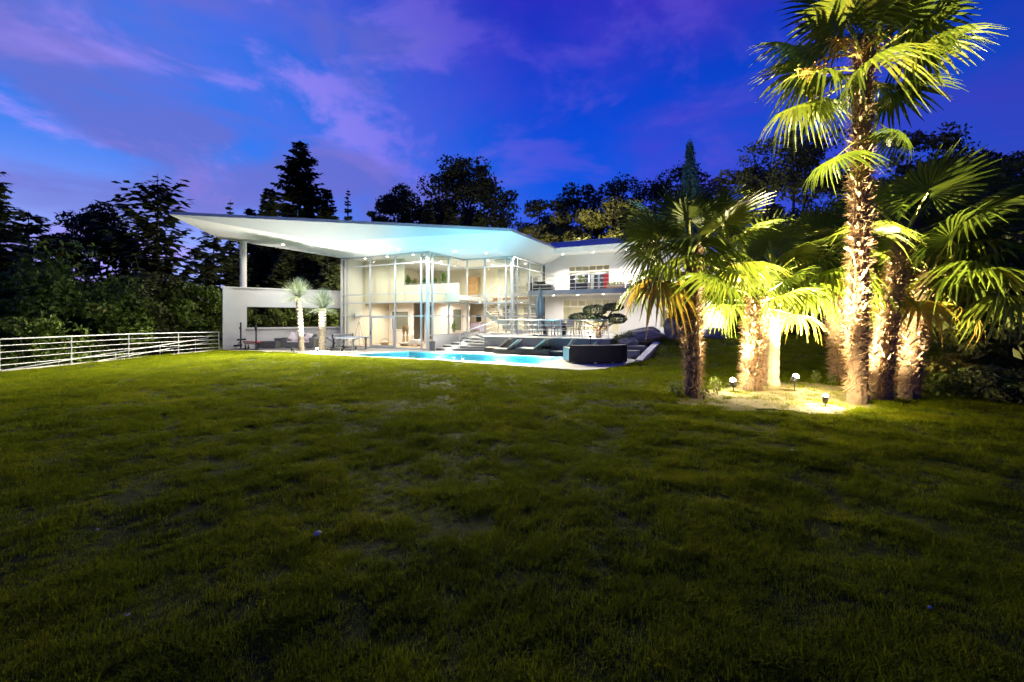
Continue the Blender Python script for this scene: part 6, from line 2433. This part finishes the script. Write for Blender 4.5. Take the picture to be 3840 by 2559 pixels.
for i, (c, n_) in enumerate(zip(cols, nm)):
    b = HP(sT(2210, 11.2) - 1.35 + 0.245 * i, 11.2)
    g = thing('hanging_garment', '%s garment hanging on the chrome rail in the upper room' % n_, 'garment', (b.x, b.y, ZBT + 0.35), -TH + 0.35, 'garments on the clothes rail')
    mb = MB()
    vs, fs = [], []
    for z, w, d in ((0.0, 0.26, 0.07), (0.5, 0.24, 0.08), (0.95, 0.25, 0.07), (1.10, 0.20, 0.05), (1.15, 0.05, 0.03)):
        vs += [(-w, -d, z), (w, -d * 0.7, z), (w, d, z), (-w, d * 0.8, z)]
    for k in range(4):
        for j in range(4):
            fs.append((k * 4 + j, k * 4 + (j + 1) % 4, (k + 1) * 4 + (j + 1) % 4, (k + 1) * 4 + j))
    fs += [(3, 2, 1, 0), (16, 17, 18, 19)]
    mb.add(vs, fs)
    mb.build('cloth', mat('cloth_' + n_.replace(' ', '_'), c, None, 1, 0.9), g)
    mb = MB()
    mb.tube([(0, 0, 1.14), (0, 0, 1.19), (0.02, 0, 1.215), (0, 0, 1.23)], 0.006, 5)
    mb.build('hanger_hook', M['steel'], g)
# ------------------------------------------------------------------ soil bed under the palms
bedpoly = [pb_(u, v) for u, v in ((2560, 1500), (2640, 1465), (2760, 1445), (2950, 1432), (3120, 1440), (3230, 1475), (3260, 1520), (3150, 1545), (2950, 1552), (2760, 1535), (2620, 1520))]
xs = np.arange(3.0, 9.0, 0.12)
ysg = np.arange(6.8, 11.4, 0.12)
X2, Y2 = np.meshgrid(xs, ysg)
wob = 0.16 * np.sin(4.1 * X2 + 2 * Y2) + 0.12 * np.sin(7.3 * Y2 - 3 * X2)
ins = poly_sd(X2, Y2, bedpoly) + wob < 0.15
Z2 = ground_z(X2, Y2) + 0.012
i2 = np.arange(X2.size).reshape(X2.shape)
keep = ins[:-1, :-1] & ins[1:, :-1] & ins[:-1, 1:] & ins[1:, 1:]
f2 = np.stack([i2[:-1, :-1], i2[:-1, 1:], i2[1:, 1:], i2[1:, :-1]], -1)[keep]
used = np.unique(f2)
rem = -np.ones(X2.size, int)
rem[used] = np.arange(len(used))
sb_ = obj('soil_bed', tri_mesh('soil_bed', np.stack([X2, Y2, Z2], -1).reshape(-1, 3)[used], rem[f2], M['soil']))
sb_.data.polygons.foreach_set('use_smooth', [True] * len(sb_.data.polygons))
struct(sb_)

# ------------------------------------------------------------------ lawn grass (uncountable: one scattered object)
def tuft(seed, n, rad, h0, h1, w, lean=0.5, broad=False):
    rng = random.Random(seed)
    V, Fc = [], []
    for i in range(n):
        a = rng.uniform(0, 2 * PI)
        r = rad * math.sqrt(rng.random())
        p = Vector((r * math.cos(a), r * math.sin(a), -0.01))
        b = rng.uniform(0, 2 * PI)
        d = Vector((math.cos(b), math.sin(b), 0))
        s = Vector((-d.y, d.x, 0)) * w * rng.uniform(0.7, 1.3)
        h = rng.uniform(h0, h1)
        le = rng.uniform(0.1, lean) * h
        p1 = p + d * le * 0.4 + Vector((0, 0, h * 0.6))
        p2 = p + d * le * (1.3 if not broad else 2.2) + Vector((0, 0, h * (0.95 if not broad else 0.7)))
        n0 = len(V)
        if broad:
            V += [tuple(p - s * 0.3), tuple(p + s * 0.3), tuple(p1 + s), tuple(p1 - s), tuple(p2)]
        else:
            V += [tuple(p - s), tuple(p + s), tuple(p1 + s * 0.75), tuple(p1 - s * 0.75), tuple(p2)]
        Fc += [(n0, n0 + 1, n0 + 2, n0 + 3), (n0 + 3, n0 + 2, n0 + 4)]
    return tri_mesh('grass_tuft', V, Fc, M['grass1'])
gcol = bpy.data.collections.new('grass_sources')
kinds = [tuft(1, 34, 0.085, 0.030, 0.070, 0.0022, 0.8), tuft(2, 30, 0.08, 0.025, 0.060, 0.0024, 1.0), tuft(3, 26, 0.07, 0.035, 0.085, 0.0022, 0.7), tuft(4, 36, 0.095, 0.020, 0.050, 0.0024, 1.2), tuft(5, 10, 0.02, 0.03, 0.05, 0.008, 1.0, True), tuft(6, 30, 0.06, 0.045, 0.085, 0.0026, 1.2)]
for i, me_ in enumerate(kinds):
    gcol.objects.link(bpy.data.objects.new('grass_source_%d' % i, me_))
rg = np.random.default_rng(5)
def vnoise(x, y, s, seed):
    r_ = np.random.default_rng(seed)
    t_ = r_.uniform(0, 1, (64, 64))
    u, v = x * s, y * s
    iu, iv = np.floor(u).astype(int), np.floor(v).astype(int)
    fu, fv = u - iu, v - iv
    fu, fv = fu * fu * (3 - 2 * fu), fv * fv * (3 - 2 * fv)
    g_ = lambda a, b: t_[a % 64, b % 64]
    return (g_(iu, iv) * (1 - fu) + g_(iu + 1, iv) * fu) * (1 - fv) + (g_(iu, iv + 1) * (1 - fu) + g_(iu + 1, iv + 1) * fu) * fv
PX, PY, SCL, PT = [], [], [], []
for (y0, y1, dens, sc) in ((1.2, 3.2, 900, 0.62), (3.2, 6.0, 520, 0.72), (6.0, 10.0, 300, 0.9), (10.0, 16.0, 150, 1.15), (16.0, 28.0, 70, 1.45)):
    hw = 1.3 * y1 + 0.4
    n = int((y1 - y0) * 2 * hw * dens)
    x = rg.uniform(-hw, hw, n)
    y = rg.uniform(y0, y1, n)
    ok = np.abs(x) < 1.27 * y + 0.4
    x, y = x[ok], y[ok]
    pat = 0.35 * vnoise(x + 40, y + 40, 0.9, 1) + 0.65 * vnoise(x + 40, y + 40, 3.4, 2)
    prob = np.clip((pat - 0.20) * 3.4, 0.60, 1.0)
    bare = 0.5 * vnoise(x + 70, y + 70, 2.1, 3) + 0.5 * vnoise(x + 30, y + 90, 5.3, 4)
    prob = prob * np.where(y < 11, np.clip((bare - 0.20) * 4.5, 0.42, 1.0), np.clip((bare - 0.1) * 4.5, 0.5, 1.0))
    ok = rg.uniform(0, 1, len(x)) < prob
    x, y, pat = x[ok], y[ok], pat[ok]
    d = poly_sd(x, y, PAD)
    ok = (d > 0.05) & (x > -17.0)
    inb = poly_sd(x, y, bedpoly) < 0.05
    ok &= ~inb | (rg.uniform(0, 1, len(x)) < 0.16)
    x, y, pat = x[ok], y[ok], pat[ok]
    PX.append(x)
    PT.append(pat)
    PY.append(y)
    SCL.append(sc * rg.uniform(0.75, 1.3, len(x)) * (0.50 + 1.0 * pat))
px, py, scl = np.concatenate(PX), np.concatenate(PY), np.concatenate(SCL)
pz = ground_z(px, py)
N_ = len(px)
gm = bpy.data.meshes.new('grass')
gm.vertices.add(N_)
gm.vertices.foreach_set('co', np.stack([px, py, pz], -1).astype(np.float32).ravel())
def attr(name, typ, data):
    a = gm.attributes.new(name, typ, 'POINT')
    a.data.foreach_set('value', data)
attr('turn', 'FLOAT', rg.uniform(0, 6.28, N_).astype(np.float32))
attr('size', 'FLOAT', scl.astype(np.float32))
kind = rg.integers(0, 4, N_)
kind[rg.uniform(0, 1, N_) < np.where(py < 8, 0.012, 0.0)] = 4
kind[(np.concatenate(PT) > 0.56) & (rg.uniform(0, 1, N_) < 0.22) & (py < 12)] = 5
attr('kind', 'INT', kind.astype(np.int32))
go = obj('grass', gm)
go['kind'] = 'stuff'
tag(go, 'short patchy lawn grass between the camera and the villa', 'grass')
ng = bpy.data.node_groups.new('grass_scatter', 'GeometryNodeTree')
ng.interface.new_socket('Geometry', in_out='INPUT', socket_type='NodeSocketGeometry')
ng.interface.new_socket('Geometry', in_out='OUTPUT', socket_type='NodeSocketGeometry')
gi, gout = ng.nodes.new('NodeGroupInput'), ng.nodes.new('NodeGroupOutput')
ci = ng.nodes.new('GeometryNodeCollectionInfo')
ci.inputs[0].default_value = gcol
ci.inputs['Separate Children'].default_value = True
ci.inputs['Reset Children'].default_value = True
ip = ng.nodes.new('GeometryNodeInstanceOnPoints')
ip.inputs['Pick Instance'].default_value = True
def na(name, dt):
    n = ng.nodes.new('GeometryNodeInputNamedAttribute')
    n.data_type = dt
    n.inputs[0].default_value = name
    return [o for o in n.outputs if o.name == 'Attribute' and o.enabled][0]
ce = ng.nodes.new('ShaderNodeCombineXYZ')
ng.links.new(na('turn', 'FLOAT'), ce.inputs[2])
er = ng.nodes.new('FunctionNodeEulerToRotation')
ng.links.new(ce.outputs[0], er.inputs[0])
ng.links.new(gi.outputs[0], ip.inputs['Points'])
ng.links.new(ci.outputs[0], ip.inputs['Instance'])
ng.links.new(na('kind', 'INT'), ip.inputs['Instance Index'])
ng.links.new(er.outputs[0], ip.inputs['Rotation'])
ng.links.new(na('size', 'FLOAT'), ip.inputs['Scale'])
ng.links.new(ip.outputs[0], gout.inputs[0])
md = go.modifiers.new('scatter', 'NODES')
md.node_group = ng
